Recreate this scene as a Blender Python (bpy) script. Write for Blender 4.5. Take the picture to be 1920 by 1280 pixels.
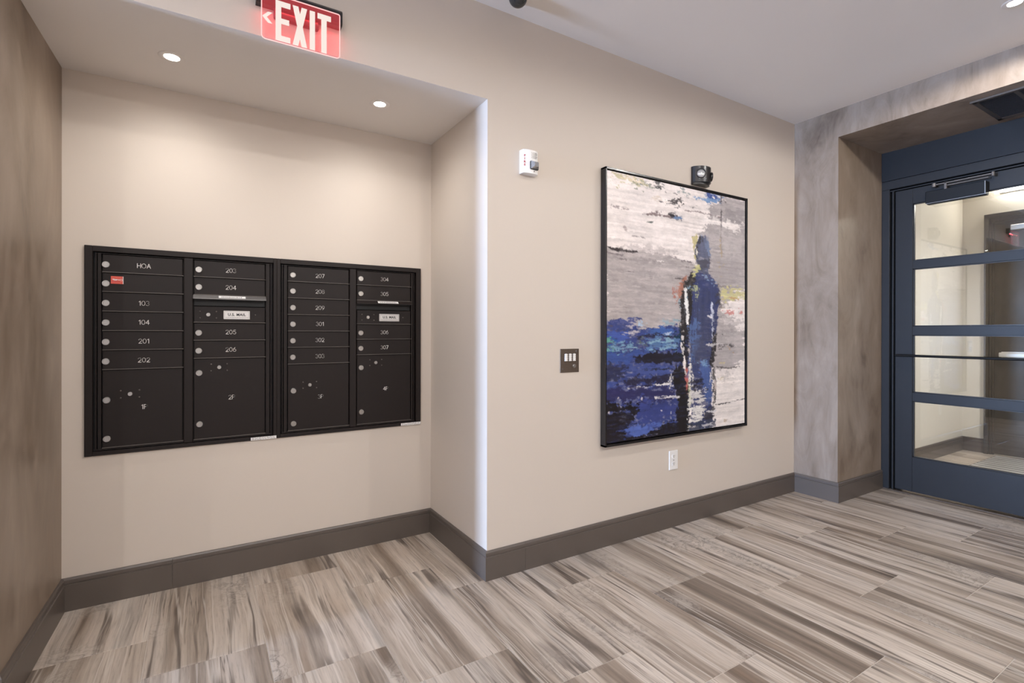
import bpy, bmesh, math, random
import numpy as np
from mathutils import Vector, Matrix

for o in list(bpy.data.objects):
    bpy.data.objects.remove(o)
scene = bpy.context.scene
COL = scene.collection

# ------------------------------------------------------------------ camera
YAW, PITCH, ROLL, FPX, CY, EYE = 0.5509, -0.0012, 0.0017, 947.255, 623.63, 1.25
F = Vector((math.sin(YAW)*math.cos(PITCH), math.cos(YAW)*math.cos(PITCH), math.sin(PITCH)))
R0 = Vector((math.cos(YAW), -math.sin(YAW), 0)); U0 = R0.cross(F)
R = R0*math.cos(ROLL)+U0*math.sin(ROLL); U = U0*math.cos(ROLL)-R0*math.sin(ROLL)
cam = bpy.data.cameras.new('camera')
cam.sensor_width = 36; cam.lens = 36*FPX/1920; cam.shift_y = -(640-CY)/1920
cam.clip_start = 0.02
cam_ob = bpy.data.objects.new('camera', cam); COL.objects.link(cam_ob)
cam_ob.matrix_world = Matrix(((R.x, U.x, -F.x, 0), (R.y, U.y, -F.y, 0), (R.z, U.z, -F.z, EYE), (0, 0, 0, 1)))
scene.camera = cam_ob

# ------------------------------------------------------------------ world, exposure
world = bpy.data.worlds.new('sky'); scene.world = world; world.use_nodes = True
bg = world.node_tree.nodes['Background']
bg.inputs[0].default_value = (0.46, 0.63, 1.0, 1); bg.inputs[1].default_value = 350.0
vs = scene.view_settings
vs.view_transform = 'Standard'; vs.look = 'None'; vs.gamma = 1; vs.use_curve_mapping = False
vs.exposure = 0.43
NEAR_W, LOBBY_W, BACK_W, NICHE_W, STRIP_E, VEST_W = 36.0, 9.0, 78.0, 11.2, 22.0, 92.0
LAMP = (1.0, 0.975, 0.945)
# daylight enters through the glazed slot at the far end of the lobby
pl = bpy.data.lights.new('window_portal', 'AREA'); pl.shape = 'RECTANGLE'; pl.size = 2.5; pl.size_y = 0.70
pl.cycles.is_portal = True
po = bpy.data.objects.new('window_portal', pl); COL.objects.link(po)
po.location = (-10.0, 1.78, 1.35); po.rotation_euler = (0, math.radians(-90), 0)

# ------------------------------------------------------------------ dimensions (metres)
XA, YM, YB, XR, ZC, ZA = 1.2266, 2.2354, 2.9698, 3.9905, 2.8944, 2.4252
XL_F, XL_B = -0.554, -0.5318            # alcove left wall, front / back
BB, BT = 0.147, 0.014
YJ, ZO, XF = 1.9129, 2.6895, 4.6695     # door recess: jamb, soffit, frame plane
YJ2 = -0.10
XW, YF = -10.0, -2.8                     # far left wall, wall behind the viewer
XV, YV, ZV = 6.955, 2.09, 2.80          # vestibule beyond the door

# ------------------------------------------------------------------ mesh helpers
class MB:
    def __init__(s): s.bm = bmesh.new()
    def box(s, a, b, bev=0, seg=1):
        a = Vector(a); b = Vector(b)
        lo = Vector(map(min, a, b)); hi = Vector(map(max, a, b))
        vs_ = [s.bm.verts.new((x, y, z)) for x in (lo.x, hi.x) for y in (lo.y, hi.y) for z in (lo.z, hi.z)]
        fs = [(0, 1, 3, 2), (4, 6, 7, 5), (0, 4, 5, 1), (2, 3, 7, 6), (0, 2, 6, 4), (1, 5, 7, 3)]
        faces = [s.bm.faces.new([vs_[i] for i in f]) for f in fs]
        if bev:
            ed = {e for f in faces for e in f.edges}
            bmesh.ops.bevel(s.bm, geom=list(ed), offset=bev, segments=seg, profile=0.5, affect='EDGES')
        return s
    def prism(s, pts, axis, a, b, bev=0, seg=1):
        """extrude polygon pts (2D) along axis from a to b"""
        def P(p, h):
            return {'x': (h, p[0], p[1]), 'y': (p[0], h, p[1]), 'z': (p[0], p[1], h)}[axis]
        n = len(pts)
        A = [s.bm.verts.new(P(p, a)) for p in pts]; B = [s.bm.verts.new(P(p, b)) for p in pts]
        fs = [s.bm.faces.new(A), s.bm.faces.new(B[::-1])]
        for i in range(n):
            j = (i+1) % n; fs.append(s.bm.faces.new([A[j], A[i], B[i], B[j]]))
        if bev:
            ed = {e for f in fs for e in f.edges if e.calc_face_angle(0) > 0.5}
            bmesh.ops.bevel(s.bm, geom=list(ed), offset=bev, segments=seg, profile=0.5, affect='EDGES')
        return s
    def lathe(s, prof, c, axis='y', n=24, sgn=1):
        """prof = [(radius, along)], revolve about axis through c"""
        rings = []
        for r, h in prof:
            ring = []
            if r < 1e-6:
                ring = [s.bm.verts.new(s._ax(c, 0, 0, h*sgn, axis))]
            else:
                for k in range(n):
                    t = 2*math.pi*k/n
                    ring.append(s.bm.verts.new(s._ax(c, r*math.cos(t), r*math.sin(t), h*sgn, axis)))
            rings.append(ring)
        for A, B in zip(rings, rings[1:]):
            for k in range(n):
                k2 = (k+1) % n
                if len(A) == 1 and len(B) == 1: continue
                if len(A) == 1: s.bm.faces.new([A[0], B[k], B[k2]])
                elif len(B) == 1: s.bm.faces.new([A[k], B[0], A[k2]])
                else: s.bm.faces.new([A[k], B[k], B[k2], A[k2]])
        return s
    @staticmethod
    def _ax(c, p, q, h, axis):
        if axis == 'y': return (c[0]+p, c[1]+h, c[2]+q)
        if axis == 'x': return (c[0]+h, c[1]+p, c[2]+q)
        return (c[0]+p, c[1]+q, c[2]+h)
    def tube(s, pts, r, n=10):
        pts = [Vector(p) for p in pts]; rings = []
        for i, p in enumerate(pts):
            d = (pts[min(i+1, len(pts)-1)]-pts[max(i-1, 0)]).normalized()
            up = Vector((0, 0, 1)) if abs(d.z) < 0.9 else Vector((1, 0, 0))
            e1 = d.cross(up).normalized(); e2 = d.cross(e1).normalized()
            rings.append([s.bm.verts.new(p+e1*r*math.cos(2*math.pi*k/n)+e2*r*math.sin(2*math.pi*k/n)) for k in range(n)])
        for A, B in zip(rings, rings[1:]):
            for k in range(n):
                k2 = (k+1) % n; s.bm.faces.new([A[k], B[k], B[k2], A[k2]])
        s.bm.faces.new(rings[0]); s.bm.faces.new(rings[-1][::-1])
        return s
    def ribbon(s, pts, w, y0, y1):
        """flat stroke of width w through 2D (x, z) points, solid between y0 and y1"""
        for p, q in zip(pts, pts[1:]):
            p = Vector(p); q = Vector(q); d = q-p
            if d.length < 1e-6: continue
            d.normalize(); nrm = Vector((-d.y, d.x))*w/2; e = d*w*0.32
            s.prism([tuple(p-e-nrm), tuple(q+e-nrm), tuple(q+e+nrm), tuple(p-e+nrm)], 'y', y0, y1)
        return s

WL = {}          # world position of every object's origin
def mesh_from(mb, name, smooth=False):
    bmesh.ops.recalc_face_normals(mb.bm, faces=mb.bm.faces)
    me = bpy.data.meshes.new(name); mb.bm.to_mesh(me); mb.bm.free()
    if smooth:
        for p in me.polygons: p.use_smooth = True
    return me
def obj(name, mb, m, parent=None, smooth=False, origin=None):
    """mb holds world coordinates; becomes one mesh object"""
    vs_ = [v.co for v in mb.bm.verts]
    if origin is None:
        origin = Vector([(min(v[i] for v in vs_)+max(v[i] for v in vs_))/2 for i in range(3)])
    origin = Vector(origin)
    for v in mb.bm.verts: v.co -= origin
    me = mesh_from(mb, name, smooth)
    if m: me.materials.append(m)
    return place(name, me, origin, parent)
def place(name, data, loc, parent=None):
    o = bpy.data.objects.new(name, data); COL.objects.link(o)
    loc = Vector(loc); WL[o.name] = loc
    if parent is not None:
        o.parent = parent; o.location = loc-WL[parent.name]
    else: o.location = loc
    return o
def tag(o, label=None, cat=None, group=None, kind=None):
    if label: o['label'] = label
    if cat: o['category'] = cat
    if group: o['group'] = group
    if kind: o['kind'] = kind
    return o
def thing(name, loc, label, cat, group=None):
    o = place(name, None, loc); o.empty_display_size = 0.05
    return tag(o, label, cat, group)
def struct(name, mb, m, label=None):
    return tag(obj(name, mb, m), label, None, None, 'structure')
def auto_smooth(o, ang=35):
    me = o.data
    for p in me.polygons: p.use_smooth = True
    bm = bmesh.new(); bm.from_mesh(me)
    for e in bm.edges:
        if e.calc_face_angle(3.2) > math.radians(ang): e.smooth = False
    bm.to_mesh(me); bm.free()
    return o

# ------------------------------------------------------------------ materials
def srgb(r, g, b):
    f = lambda c: (c/255/12.92) if c <= 10 else ((c/255+0.055)/1.055)**2.4
    return (f(r), f(g), f(b), 1)
MATS = {}
class NT:
    def __init__(s, name):
        s.m = bpy.data.materials.new(name); s.m.use_nodes = True; s.t = s.m.node_tree
        s.b = s.t.nodes['Principled BSDF']; s.o = s.t.nodes['Material Output']; MATS[name] = s.m
    def n(s, kind, **kw):
        nd = s.t.nodes.new('ShaderNode'+kind)
        for k, v in kw.items():
            if k in nd.inputs.keys() if isinstance(k, str) else False: nd.inputs[k].default_value = v
            else: setattr(nd, k, v)
        return nd
    def l(s, a, b): s.t.links.new(a, b)
    def noise(s, vec, scale, detail=4, rough=0.55, dist=0.0):
        nd = s.n('TexNoise'); nd.inputs['Scale'].default_value = scale; nd.inputs['Detail'].default_value = detail
        nd.inputs['Roughness'].default_value = rough; nd.inputs['Distortion'].default_value = dist
        if vec: s.l(vec, nd.inputs['Vector'])
        return nd.outputs['Fac']
    def mapping(s, vec, scale=(1, 1, 1), loc=(0, 0, 0)):
        nd = s.n('Mapping'); nd.inputs['Scale'].default_value = scale; nd.inputs['Location'].default_value = loc
        s.l(vec, nd.inputs['Vector']); return nd.outputs[0]
    def ramp(s, fac, stops, interp='LINEAR'):
        nd = s.n('ValToRGB'); r = nd.color_ramp; r.interpolation = interp
        while len(r.elements) < len(stops): r.elements.new(0.5)
        for e, (p, c) in zip(r.elements, stops):
            e.position = p; e.color = c if not isinstance(c, (int, float)) else (c, c, c, 1)
        s.l(fac, nd.inputs[0]); return nd.outputs[0]
    def mix(s, fac, a, b, mode='MIX'):
        nd = s.n('Mix', data_type='RGBA', blend_type=mode)
        for sock, v in ((nd.inputs[0], fac), (nd.inputs[6], a), (nd.inputs[7], b)):
            if hasattr(v, 'is_linked') or hasattr(v, 'node'): s.l(v, sock)
            else: sock.default_value = v
        return nd.outputs[2]
    def math(s, op, a, b=0.0, c=0.0, clamp=False):
        nd = s.n('Math', operation=op, use_clamp=clamp)
        for i, v in enumerate((a, b, c)):
            if hasattr(v, 'node'): s.l(v, nd.inputs[i])
            else: nd.inputs[i].default_value = v
        return nd.outputs[0]
    def bump(s, h, strength=0.1, dist=0.01):
        nd = s.n('Bump'); nd.inputs['Strength'].default_value = strength; nd.inputs['Distance'].default_value = dist
        s.l(h, nd.inputs['Height']); s.l(nd.outputs[0], s.b.inputs['Normal'])
    def set(s, col=None, rough=None, metal=None, spec=None, coat=None):
        for k, v in (('Base Color', col), ('Roughness', rough), ('Metallic', metal), ('Specular IOR Level', spec), ('Coat Weight', coat)):
            if v is None: continue
            if hasattr(v, 'node'): s.l(v, s.b.inputs[k])
            else: s.b.inputs[k].default_value = v
        return s
    def obj_co(s): return s.n('TexCoord').outputs['Object']
    def pos(s): return s.n('NewGeometry').outputs['Position']

def simple(name, col, rough=0.5, metal=0.0, spec=0.5, grain=0.0, gscale=60):
    t = NT(name); t.set(col, rough, metal, spec)
    v = t.noise(t.pos(), gscale, 3)
    c = t.mix(v, tuple(x*(1-grain) for x in col[:3])+(1,), tuple(min(1, x*(1+grain)) for x in col[:3])+(1,))
    t.set(c)
    return t.m
def emitter(name, col, strength):
    t = NT(name); t.set((0.02, 0.02, 0.02, 1), 0.5)
    t.b.inputs['Emission Color'].default_value = col; t.b.inputs['Emission Strength'].default_value = strength
    return t.m

def paint(name, col):
    t = NT(name); p = t.pos()
    n1 = t.noise(p, 1.2, 3); n2 = t.noise(p, 240, 2)
    t.set(t.mix(n1, tuple(x*0.97 for x in col[:3])+(1,), col), 0.62, 0, 0.35)
    t.bump(n2, 0.06, 0.002)
    return t.m
M_WALL = paint('beige_wall_paint', (0.618, 0.543, 0.470, 1))
M_WALL2 = paint('cream_vestibule_paint', (0.68, 0.635, 0.565, 1))
M_CEIL = paint('ceiling_paint', (0.785, 0.742, 0.706, 1))
def plaster():
    t = NT('venetian_plaster'); p = t.pos()
    a = t.noise(t.mapping(p, (1.6, 1.6, 0.8)), 1.7, 5, 0.6, 0.8)
    b = t.noise(t.mapping(p, (3.2, 3.2, 1.1), (3, 1, 7)), 2.3, 6, 0.65, 1.4)
    m = t.math('ADD', t.math('MULTIPLY', a, 0.55), t.math('MULTIPLY', b, 0.45))
    c = t.ramp(m, [(0.34, (0.125, 0.086, 0.059, 1)), (0.45, (0.215, 0.160, 0.116, 1)), (0.56, (0.270, 0.208, 0.158, 1)), (0.68, (0.34, 0.270, 0.210, 1))])
    r = t.math('ADD', t.math('MULTIPLY', b, 0.35), 0.24)
    t.set(c, r, 0, 0.45); t.bump(b, 0.025, 0.01)
    return t.m
M_PLASTER = plaster()
M_BASE = simple('baseboard_paint', (0.105, 0.085, 0.072, 1), 0.33, 0, 0.5, 0.06, 8)
M_GROUT = simple('grout', (0.56, 0.50, 0.44, 1), 0.9, 0, 0.2, 0.1, 90)
def tile_mat():
    t = NT('striated_stone_tile'); co = t.obj_co(); rnd = t.n('ObjectInfo').outputs['Random']
    off = t.n('CombineXYZ')
    for i, k in enumerate((61.0, 173.0, 29.0)): t.l(t.math('MULTIPLY', rnd, k), off.inputs[i])
    add = t.n('VectorMath', operation='ADD'); t.l(co, add.inputs[0]); t.l(off.outputs[0], add.inputs[1]); v0 = add.outputs[0]
    w = t.noise(t.mapping(v0, (2.2, 1.5, 1)), 1.0, 2); sub = t.n('CombineXYZ'); t.l(t.math('MULTIPLY', t.math('SUBTRACT', w, 0.5), 0.045), sub.inputs[0])
    add2 = t.n('VectorMath', operation='ADD'); t.l(v0, add2.inputs[0]); t.l(sub.outputs[0], add2.inputs[1]); v = add2.outputs[0]
    broad = t.noise(t.mapping(v, (8.5, 0.36, 1)), 1.0, 4, 0.55)
    fine = t.noise(t.mapping(v, (58, 0.9, 1)), 1.0, 5, 0.66)
    grit = t.noise(t.mapping(v, (170, 14, 1)), 1.0, 3, 0.6)
    mott = t.noise(v, 13, 6, 0.65, 1.2)
    c = t.ramp(broad, [(0.30, (0.130, 0.098, 0.075, 1)), (0.40, (0.236, 0.184, 0.142, 1)), (0.47, (0.350, 0.286, 0.230, 1)), (0.56, (0.436, 0.366, 0.304, 1)), (0.64, (0.482, 0.412, 0.349, 1)), (0.72, (0.305, 0.264, 0.226, 1))])
    c = t.mix(1.0, c, t.ramp(fine, [(0.30, 0.58), (0.44, 0.93), (0.58, 1.08), (0.72, 1.0)]), 'MULTIPLY')
    c = t.mix(1.0, c, t.ramp(grit, [(0.28, 0.82), (0.48, 1.0), (0.8, 1.05)]), 'MULTIPLY')
    # long dark veins running with the grain
    vein = t.noise(t.mapping(v, (7.5, 0.34, 1), (9, 4, 0)), 1.0, 4, 0.5)
    line = t.ramp(t.math('ABSOLUTE', t.math('SUBTRACT', vein, 0.5)), [(0.0, 1.0), (0.012, 0.85), (0.034, 0.0)])
    gate = t.ramp(t.noise(t.mapping(v, (4, 1.6, 1), (2, 8, 0)), 1.0, 2), [(0.44, 0.0), (0.60, 0.85)])
    c = t.mix(t.math('MULTIPLY', line, gate), c, (0.075, 0.056, 0.045, 1))
    thin = t.noise(t.mapping(v, (15, 0.38, 1), (3, 11, 0)), 1.0, 5, 0.6)
    tl = t.ramp(t.math('ABSOLUTE', t.math('SUBTRACT', thin, 0.5)), [(0.0, 1.0), (0.006, 0.8), (0.016, 0.0)])
    tg = t.ramp(t.noise(t.mapping(v, (9, 2.2, 1), (6, 1, 0)), 1.0, 3), [(0.45, 0.0), (0.58, 0.75)])
    c = t.mix(t.math('MULTIPLY', tl, tg), c, (0.088, 0.066, 0.052, 1))
    pale = t.ramp(t.math('ABSOLUTE', t.math('SUBTRACT', t.noise(t.mapping(v, (11, 0.33, 1), (23, 7, 0)), 1.0, 4, 0.55), 0.5)), [(0.0, 0.55), (0.010, 0.4), (0.024, 0.0)])
    c = t.mix(pale, c, (0.60, 0.53, 0.46, 1))
    # cloudy crystalline patches on some tiles
    pm = t.ramp(t.noise(t.mapping(v, (3.4, 1.7, 1), (17, 5, 0)), 1.0, 2), [(0.56, 0.0), (0.70, 1.0)])
    edge = t.ramp(t.math('ABSOLUTE', t.math('SUBTRACT', mott, 0.5)), [(0.0, 0.30), (0.022, 0.85), (0.08, 1.18), (0.3, 1.0)])
    c = t.mix(t.math('MULTIPLY', pm, 0.7), c, t.mix(1.0, (0.40, 0.345, 0.295, 1), edge, 'MULTIPLY'))
    rust = t.ramp(t.noise(t.mapping(v, (6, 0.8, 1), (31, 2, 0)), 1.0, 3), [(0.60, 0.0), (0.76, 0.45)])
    c = t.mix(rust, c, (0.235, 0.150, 0.092, 1))
    tone = t.ramp(t.math('FRACT', t.math('MULTIPLY', rnd, 7.31)), [(0.0, 0.97), (0.5, 1.07), (1.0, 1.15)])
    c = t.mix(1.0, c, tone, 'MULTIPLY')
    t.set(c, t.math('ADD', t.math('MULTIPLY', fine, 0.16), 0.34), 0, 0.45)
    t.bump(grit, 0.04, 0.002)
    return t.m
M_TILE = tile_mat()
M_BOX = simple('dark_bronze_powder_coat', (0.0145, 0.0100, 0.0090, 1), 0.48, 0, 0.24, 0.18, 500)
M_BOXEDGE = simple('pale_bronze_highlight', (0.13, 0.112, 0.10, 1), 0.35, 0.3, 0.5, 0.3, 120)  # pale bronze; on lips and closer arms the highlight is put into the colour
M_HOOD = simple('bare_steel_hood', (0.20, 0.19, 0.185, 1), 0.42, 0.6, 0.5, 0.15, 150)
M_SATIN = simple('satin_black_metal', (0.0075, 0.007, 0.007, 1), 0.42, 0, 0.2, 0.1, 80)
M_SLAT = simple('grey_louvre', (0.085, 0.078, 0.082, 1), 0.5, 0, 0.4, 0.1, 80)
M_DARK = simple('shadow_black', (0.006, 0.006, 0.006, 1), 0.6)
M_CHROME = simple('brushed_nickel', (0.40, 0.385, 0.365, 1), 0.30, 1.0, 0.5, 0.15, 300)
M_STEELW = simple('satin_aluminium', (0.62, 0.60, 0.58, 1), 0.38, 0.6, 0.5, 0.06, 200)
M_LETTER = simple('engraved_white', (0.80, 0.76, 0.72, 1), 0.6)
M_WHITE = simple('white_plastic', (0.78, 0.76, 0.74, 1), 0.35, 0, 0.5, 0.02, 60)
M_PRINT = simple('grey_print', (0.25, 0.23, 0.22, 1), 0.6)
M_INK = simple('black_ink', (0.02, 0.02, 0.02, 1), 0.6)
M_REDCARD = simple('red_card', (0.62, 0.085, 0.055, 1), 0.4, 0, 0.5, 0.12, 120)
M_REDINK = simple('red_ink', (0.45, 0.05, 0.06, 1), 0.5)
M_BLACK = simple('black_plastic', (0.014, 0.012, 0.012, 1), 0.28, 0, 0.5, 0.1, 100)
M_FRAME = simple('black_lacquer', (0.011, 0.009, 0.009, 1), 0.25, 0, 0.5, 0.1, 100)
M_NAVY = simple('slate_blue_enamel', (0.0180, 0.0175, 0.0185, 1), 0.38, 0, 0.25, 0.08, 12)
M_BRONZE = simple('bronze_plate', (0.145, 0.112, 0.088, 1), 0.36, 0.7, 0.5, 0.2, 90)
M_LIT = simple('key_cap_white', (0.85, 0.82, 0.78, 1), 0.4)
M_FARDOOR = simple('dark_walnut_paint', (0.045, 0.038, 0.032, 1), 0.32, 0, 0.5, 0.15, 10)
M_LAMP = emitter('lamp_lens', (1.0, 0.95, 0.88, 1), 60.0)
M_STRIP = emitter('strip_diffuser', (1.0, 0.95, 0.86, 1), STRIP_E)
def glass(name, tint=(1, 1, 1, 1), refl=1.0, emis=None):
    t = NT(name); t.t.nodes.remove(t.b)
    tr = t.n('BsdfTransparent'); tr.inputs[0].default_value = tint
    gl = t.n('BsdfGlossy'); gl.inputs['Roughness'].default_value = 0.0; gl.inputs[0].default_value = (1, 1, 1, 1)
    fr = t.n('Fresnel'); fr.inputs[0].default_value = 1.52
    mx = t.n('MixShader'); t.l(t.math('MULTIPLY', fr.outputs[0], refl, clamp=True), mx.inputs[0])
    t.l(tr.outputs[0], mx.inputs[1]); t.l(gl.outputs[0], mx.inputs[2]); out = mx.outputs[0]
    if emis:
        em = t.n('Emission'); em.inputs[0].default_value = emis[0]; em.inputs[1].default_value = emis[1]
        ad = t.n('AddShader'); t.l(out, ad.inputs[0]); t.l(em.outputs[0], ad.inputs[1]); out = ad.outputs[0]
    t.l(out, t.o.inputs['Surface'])
    return t.m
M_GLASS = glass('clear_glass', (0.97, 0.985, 0.98, 1), 1.7)
M_ACRYL = glass('red_edge_lit_acrylic', (0.90, 0.88, 0.89, 1), 0.5, ((1.0, 0.035, 0.05, 1), 0.13))
M_ACEDGE = emitter('glowing_acrylic_edge', (1.0, 0.55, 0.52, 1), 0.95)
M_EXITLET = emitter('lit_exit_letters', (1.0, 0.86, 0.78, 1), 0.68)
M_DOMEGL = simple('smoked_dome', (0.02, 0.02, 0.022, 1), 0.06, 0, 0.8)
M_LENS = simple('faceted_reflector', (0.50, 0.50, 0.50, 1), 0.14, 0.85, 0.5, 0.6, 300)

# ------------------------------------------------------------------ text
def arc(cx, cy, rx, ry, a0, a1, n=12):
    return [(cx+rx*math.cos(math.radians(a0+(a1-a0)*i/n)), cy+ry*math.sin(math.radians(a0+(a1-a0)*i/n))) for i in range(n+1)]
GLY = {
 '0': ([arc(.31, .5, .31, .5, 0, 360, 20)], .62), 'O': ([arc(.40, .5, .40, .5, 0, 360, 20)], .80),
 '1': ([[(.05, .80), (.28, 1), (.28, 0)]], .36),
 '2': ([arc(.30, .71, .28, .29, 165, -35)+[(.02, 0), (.60, 0)]], .60),
 '3': ([arc(.27, .76, .25, .24, 150, -90)+arc(.27, .27, .30, .27, 80, -150)], .58),
 '4': ([[(.46, 0), (.46, 1), (.0, .30), (.64, .30)]], .62),
 '5': ([[(.54, 1), (.12, 1), (.07, .56)]+arc(.28, .32, .30, .32, 125, -150)], .60),
 '6': ([arc(.30, .30, .30, .30, 0, 360, 16), [(.01, .36), (.10, .70), (.42, 1)]], .60),
 '7': ([[(0, 1), (.58, 1), (.18, 0)]], .56),
 '8': ([arc(.29, .76, .24, .24, 0, 360, 16), arc(.29, .27, .29, .27, 0, 360, 16)], .58),
 '9': ([arc(.30, .70, .30, .30, 0, 360, 16), [(.59, .64), (.50, .30), (.18, 0)]], .60),
 'P': ([[(0, 0), (0, 1), (.30, 1)]+arc(.32, .74, .24, .26, 90, -90)+[(0, .48)]], .54),
 'H': ([[(0, 0), (0, 1)], [(.62, 0), (.62, 1)], [(0, .5), (.62, .5)]], .62),
 'A': ([[(0, 0), (.34, 1), (.68, 0)], [(.12, .34), (.56, .34)]], .68),
}
def stroke_text(mb, txt, cx, cz, h, y, w, gap=.20, depth=.0008):
    tot = sum(GLY[c][1] for c in txt)+gap*(len(txt)-1); x = cx-tot*h/2
    for c in txt:
        for pl_ in GLY[c][0]:
            mb.ribbon([(x+px*h, cz+(pz-.5)*h) for px, pz in pl_], w, y-depth, y+.0003)
        x += (GLY[c][1]+gap)*h
    return mb
def font_mb(txt, size, origin, spacing=1.0, bold=0.0, ext=0.0006):
    """filled lettering standing in the xz plane, facing -y, centred on origin"""
    cu = bpy.data.curves.new('lettering', 'FONT'); cu.body = txt; cu.size = size
    cu.align_x = 'CENTER'; cu.align_y = 'CENTER'; cu.space_character = spacing; cu.offset = bold; cu.extrude = ext
    cu.resolution_u = 3
    ob = bpy.data.objects.new('lettering', cu); COL.objects.link(ob)
    dg = bpy.context.evaluated_depsgraph_get(); dg.update()
    me = bpy.data.meshes.new_from_object(ob.evaluated_get(dg))
    bpy.data.objects.remove(ob); bpy.data.curves.remove(cu)
    mb = MB(); mb.bm.from_mesh(me); bpy.data.meshes.remove(me)
    for v in mb.bm.verts:
        x, y, z = v.co; v.co = (origin[0]+x, origin[1]-z, origin[2]+y)
    return mb

# ================================================================== the setting
ZT = ZC+0.12
def boxes(lst):
    mb = MB()
    for a, b in lst: mb.box(a, b)
    return mb
def with_hole(axis_lo, axis_hi, outer, hole, axis):
    """four boxes round a rectangular hole; outer/hole = (u0, u1, z0, z1)"""
    u0, u1, z0, z1 = outer; h0, h1, g0, g1 = hole; r = []
    for (p0, p1, q0, q1) in ((u0, h0, z0, z1), (h1, u1, z0, z1), (h0, h1, z0, g0), (h0, h1, g1, z1)):
        if axis == 'y': r.append(((p0, axis_lo, q0), (p1, axis_hi, q1)))
        else: r.append(((axis_lo, p0, q0), (axis_hi, p1, q1)))
    return r
struct('wall_back', boxes([((XA, YM, -.05), (XR, 3.3, ZT)), ((-.60, YM, ZA), (XA, YM+.06, ZT)),
                           ((XW-.15, YM, -.05), (-.60, 3.3, ZT)), ((-.60, YM+.06, ZA+.03), (XA, 3.3, ZT))]), M_WALL)
mb = MB(); mb.prism([(XL_F, YM), (XL_B, YB), (XL_B+.006, 3.3), (-.60, 3.3), (-.60, YM)], 'z', -.05, ZA+.02)
struct('wall_alcove_left', mb, M_PLASTER)
BX0, BX1, BZ0, BZ1 = -.4525, 1.1550, .6815, 1.6415       # mailbox trim, outer edges
struct('wall_alcove_back', boxes(with_hole(YB, 3.3, (-.60, XA+.05, -.05, ZA+.02), (BX0+.008, BX1-.008, BZ0+.006, BZ1-.006), 'y')), M_WALL)
struct('ceiling_alcove', boxes([((-.60, YM+.0006, ZA-.0006), (XA+.01, 3.3, ZA+.03))]), M_CEIL)
struct('ceiling', boxes([((XW-.15, YF-.15, ZC), (XR+.001, YM+.02, ZC+.1))]), M_CEIL)
struct('wall_right', boxes([((XR, YJ, -.05), (XF+.13, 3.3, ZT)), ((XR, YJ2, ZO), (XF+.13, YJ, ZT)),
                            ((XR, YF-.15, -.05), (XF+.13, YJ2, ZT))]), M_PLASTER)
struct('wall_front', boxes([((XW-.15, YF-.15, -.05), (XR, YF, ZT))]), M_WALL)
struct('wall_left', boxes(with_hole(XW-.15, XW, (YF, YM, -.05, ZT), (1.43, 2.13, .10, 2.60), 'x')), M_WALL)
win = tag(place('window_1', None, (XW, 1.78, .10)), 'tall narrow window at the far end of the lobby', None, None, 'structure')
obj('window_frame', boxes(with_hole(XW-.10, XW-.03, (1.43, 2.13, .10, 2.60), (1.46, 2.10, .14, 2.56), 'x')), M_NAVY, win)
obj('window_pane', boxes([((XW-.07, 1.46, .14), (XW-.064, 2.10, 2.56))]), M_GLASS, win)
# vestibule
struct('wall_vestibule_left', boxes([((XF+.13, YV, -.05), (XV+.15, YV+.2, ZV+.1))]), M_WALL2)
struct('wall_vestibule_far', boxes([((XV, -.55, -.05), (XV+.15, YV, ZV+.1))]), M_WALL2)
struct('wall_vestibule_right', boxes([((XF+.13, -.55, -.05), (XV, -.40, ZV+.1))]), M_WALL2)
struct('ceiling_vestibule', boxes([((XF+.13, -.40, ZV), (XV, YV, ZV+.1))]), M_CEIL)

# baseboards: swept moulding with mitred corners
PROF = [(0, 0), (BT, 0), (BT, .117), (BT-.0045, .1195), (BT-.0045, .1225), (BT-.0015, .125), (BT-.002, .139), (BT-.006, .147), (0, .147)]
def rn(P, Q):
    d = (Vector(Q)-Vector(P)).normalized(); return Vector((d.y, -d.x))
def baseboard(name, P, Q, prev=None, nxt=None):
    n = rn(P, Q); mb = MB(); rings = []
    for pt, other in ((P, rn(prev, P) if prev else None), (Q, rn(Q, nxt) if nxt else None)):
        ring = []
        for t, z in PROF:
            off = n*t if other is None else (n+other)*(t/(1+n.dot(other)))
            ring.append(mb.bm.verts.new((pt[0]+off.x, pt[1]+off.y, z)))
        rings.append(ring)
    A, B = rings; k = len(A)
    mb.bm.faces.new(A); mb.bm.faces.new(B[::-1])
    for i in range(k): mb.bm.faces.new([A[(i+1) % k], A[i], B[i], B[(i+1) % k]])
    return struct(name, mb, M_BASE)
p0, p1, p2, p3, p4, p5, p6, p7 = (XW, YM), (XL_F, YM), (XL_B, YB), (XA, YB), (XA, YM), (XR, YM), (XR, YJ), (XF+.002, YJ)
baseboard('baseboard_back_left', p0, p1, None, p2)
baseboard('baseboard_alcove_left', p1, p2, p0, p3)
baseboard('baseboard_alcove_back', p2, (-.1205, YB), p1, None)
baseboard('baseboard_alcove_back_right', (-.1195, YB), p3, None, p4)
baseboard('baseboard_alcove_right', p3, p4, p2, p5)
baseboard('baseboard_back', p4, (1.4495, YM), p3, None)
baseboard('baseboard_back_right', (1.4505, YM), p5, None, p6)
baseboard('baseboard_right', p5, p6, p4, p7)
baseboard('baseboard_jamb', p6, p7, p5, None)
baseboard('baseboard_right_front', (XR, YJ2), (XR, YF))
baseboard('baseboard_vestibule_left', (XF+.13, YV), (XV, YV), None, (XV, 0))
baseboard('baseboard_vestibule_far', (XV, YV), (XV, 1.904), (0, YV), None)

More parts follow.
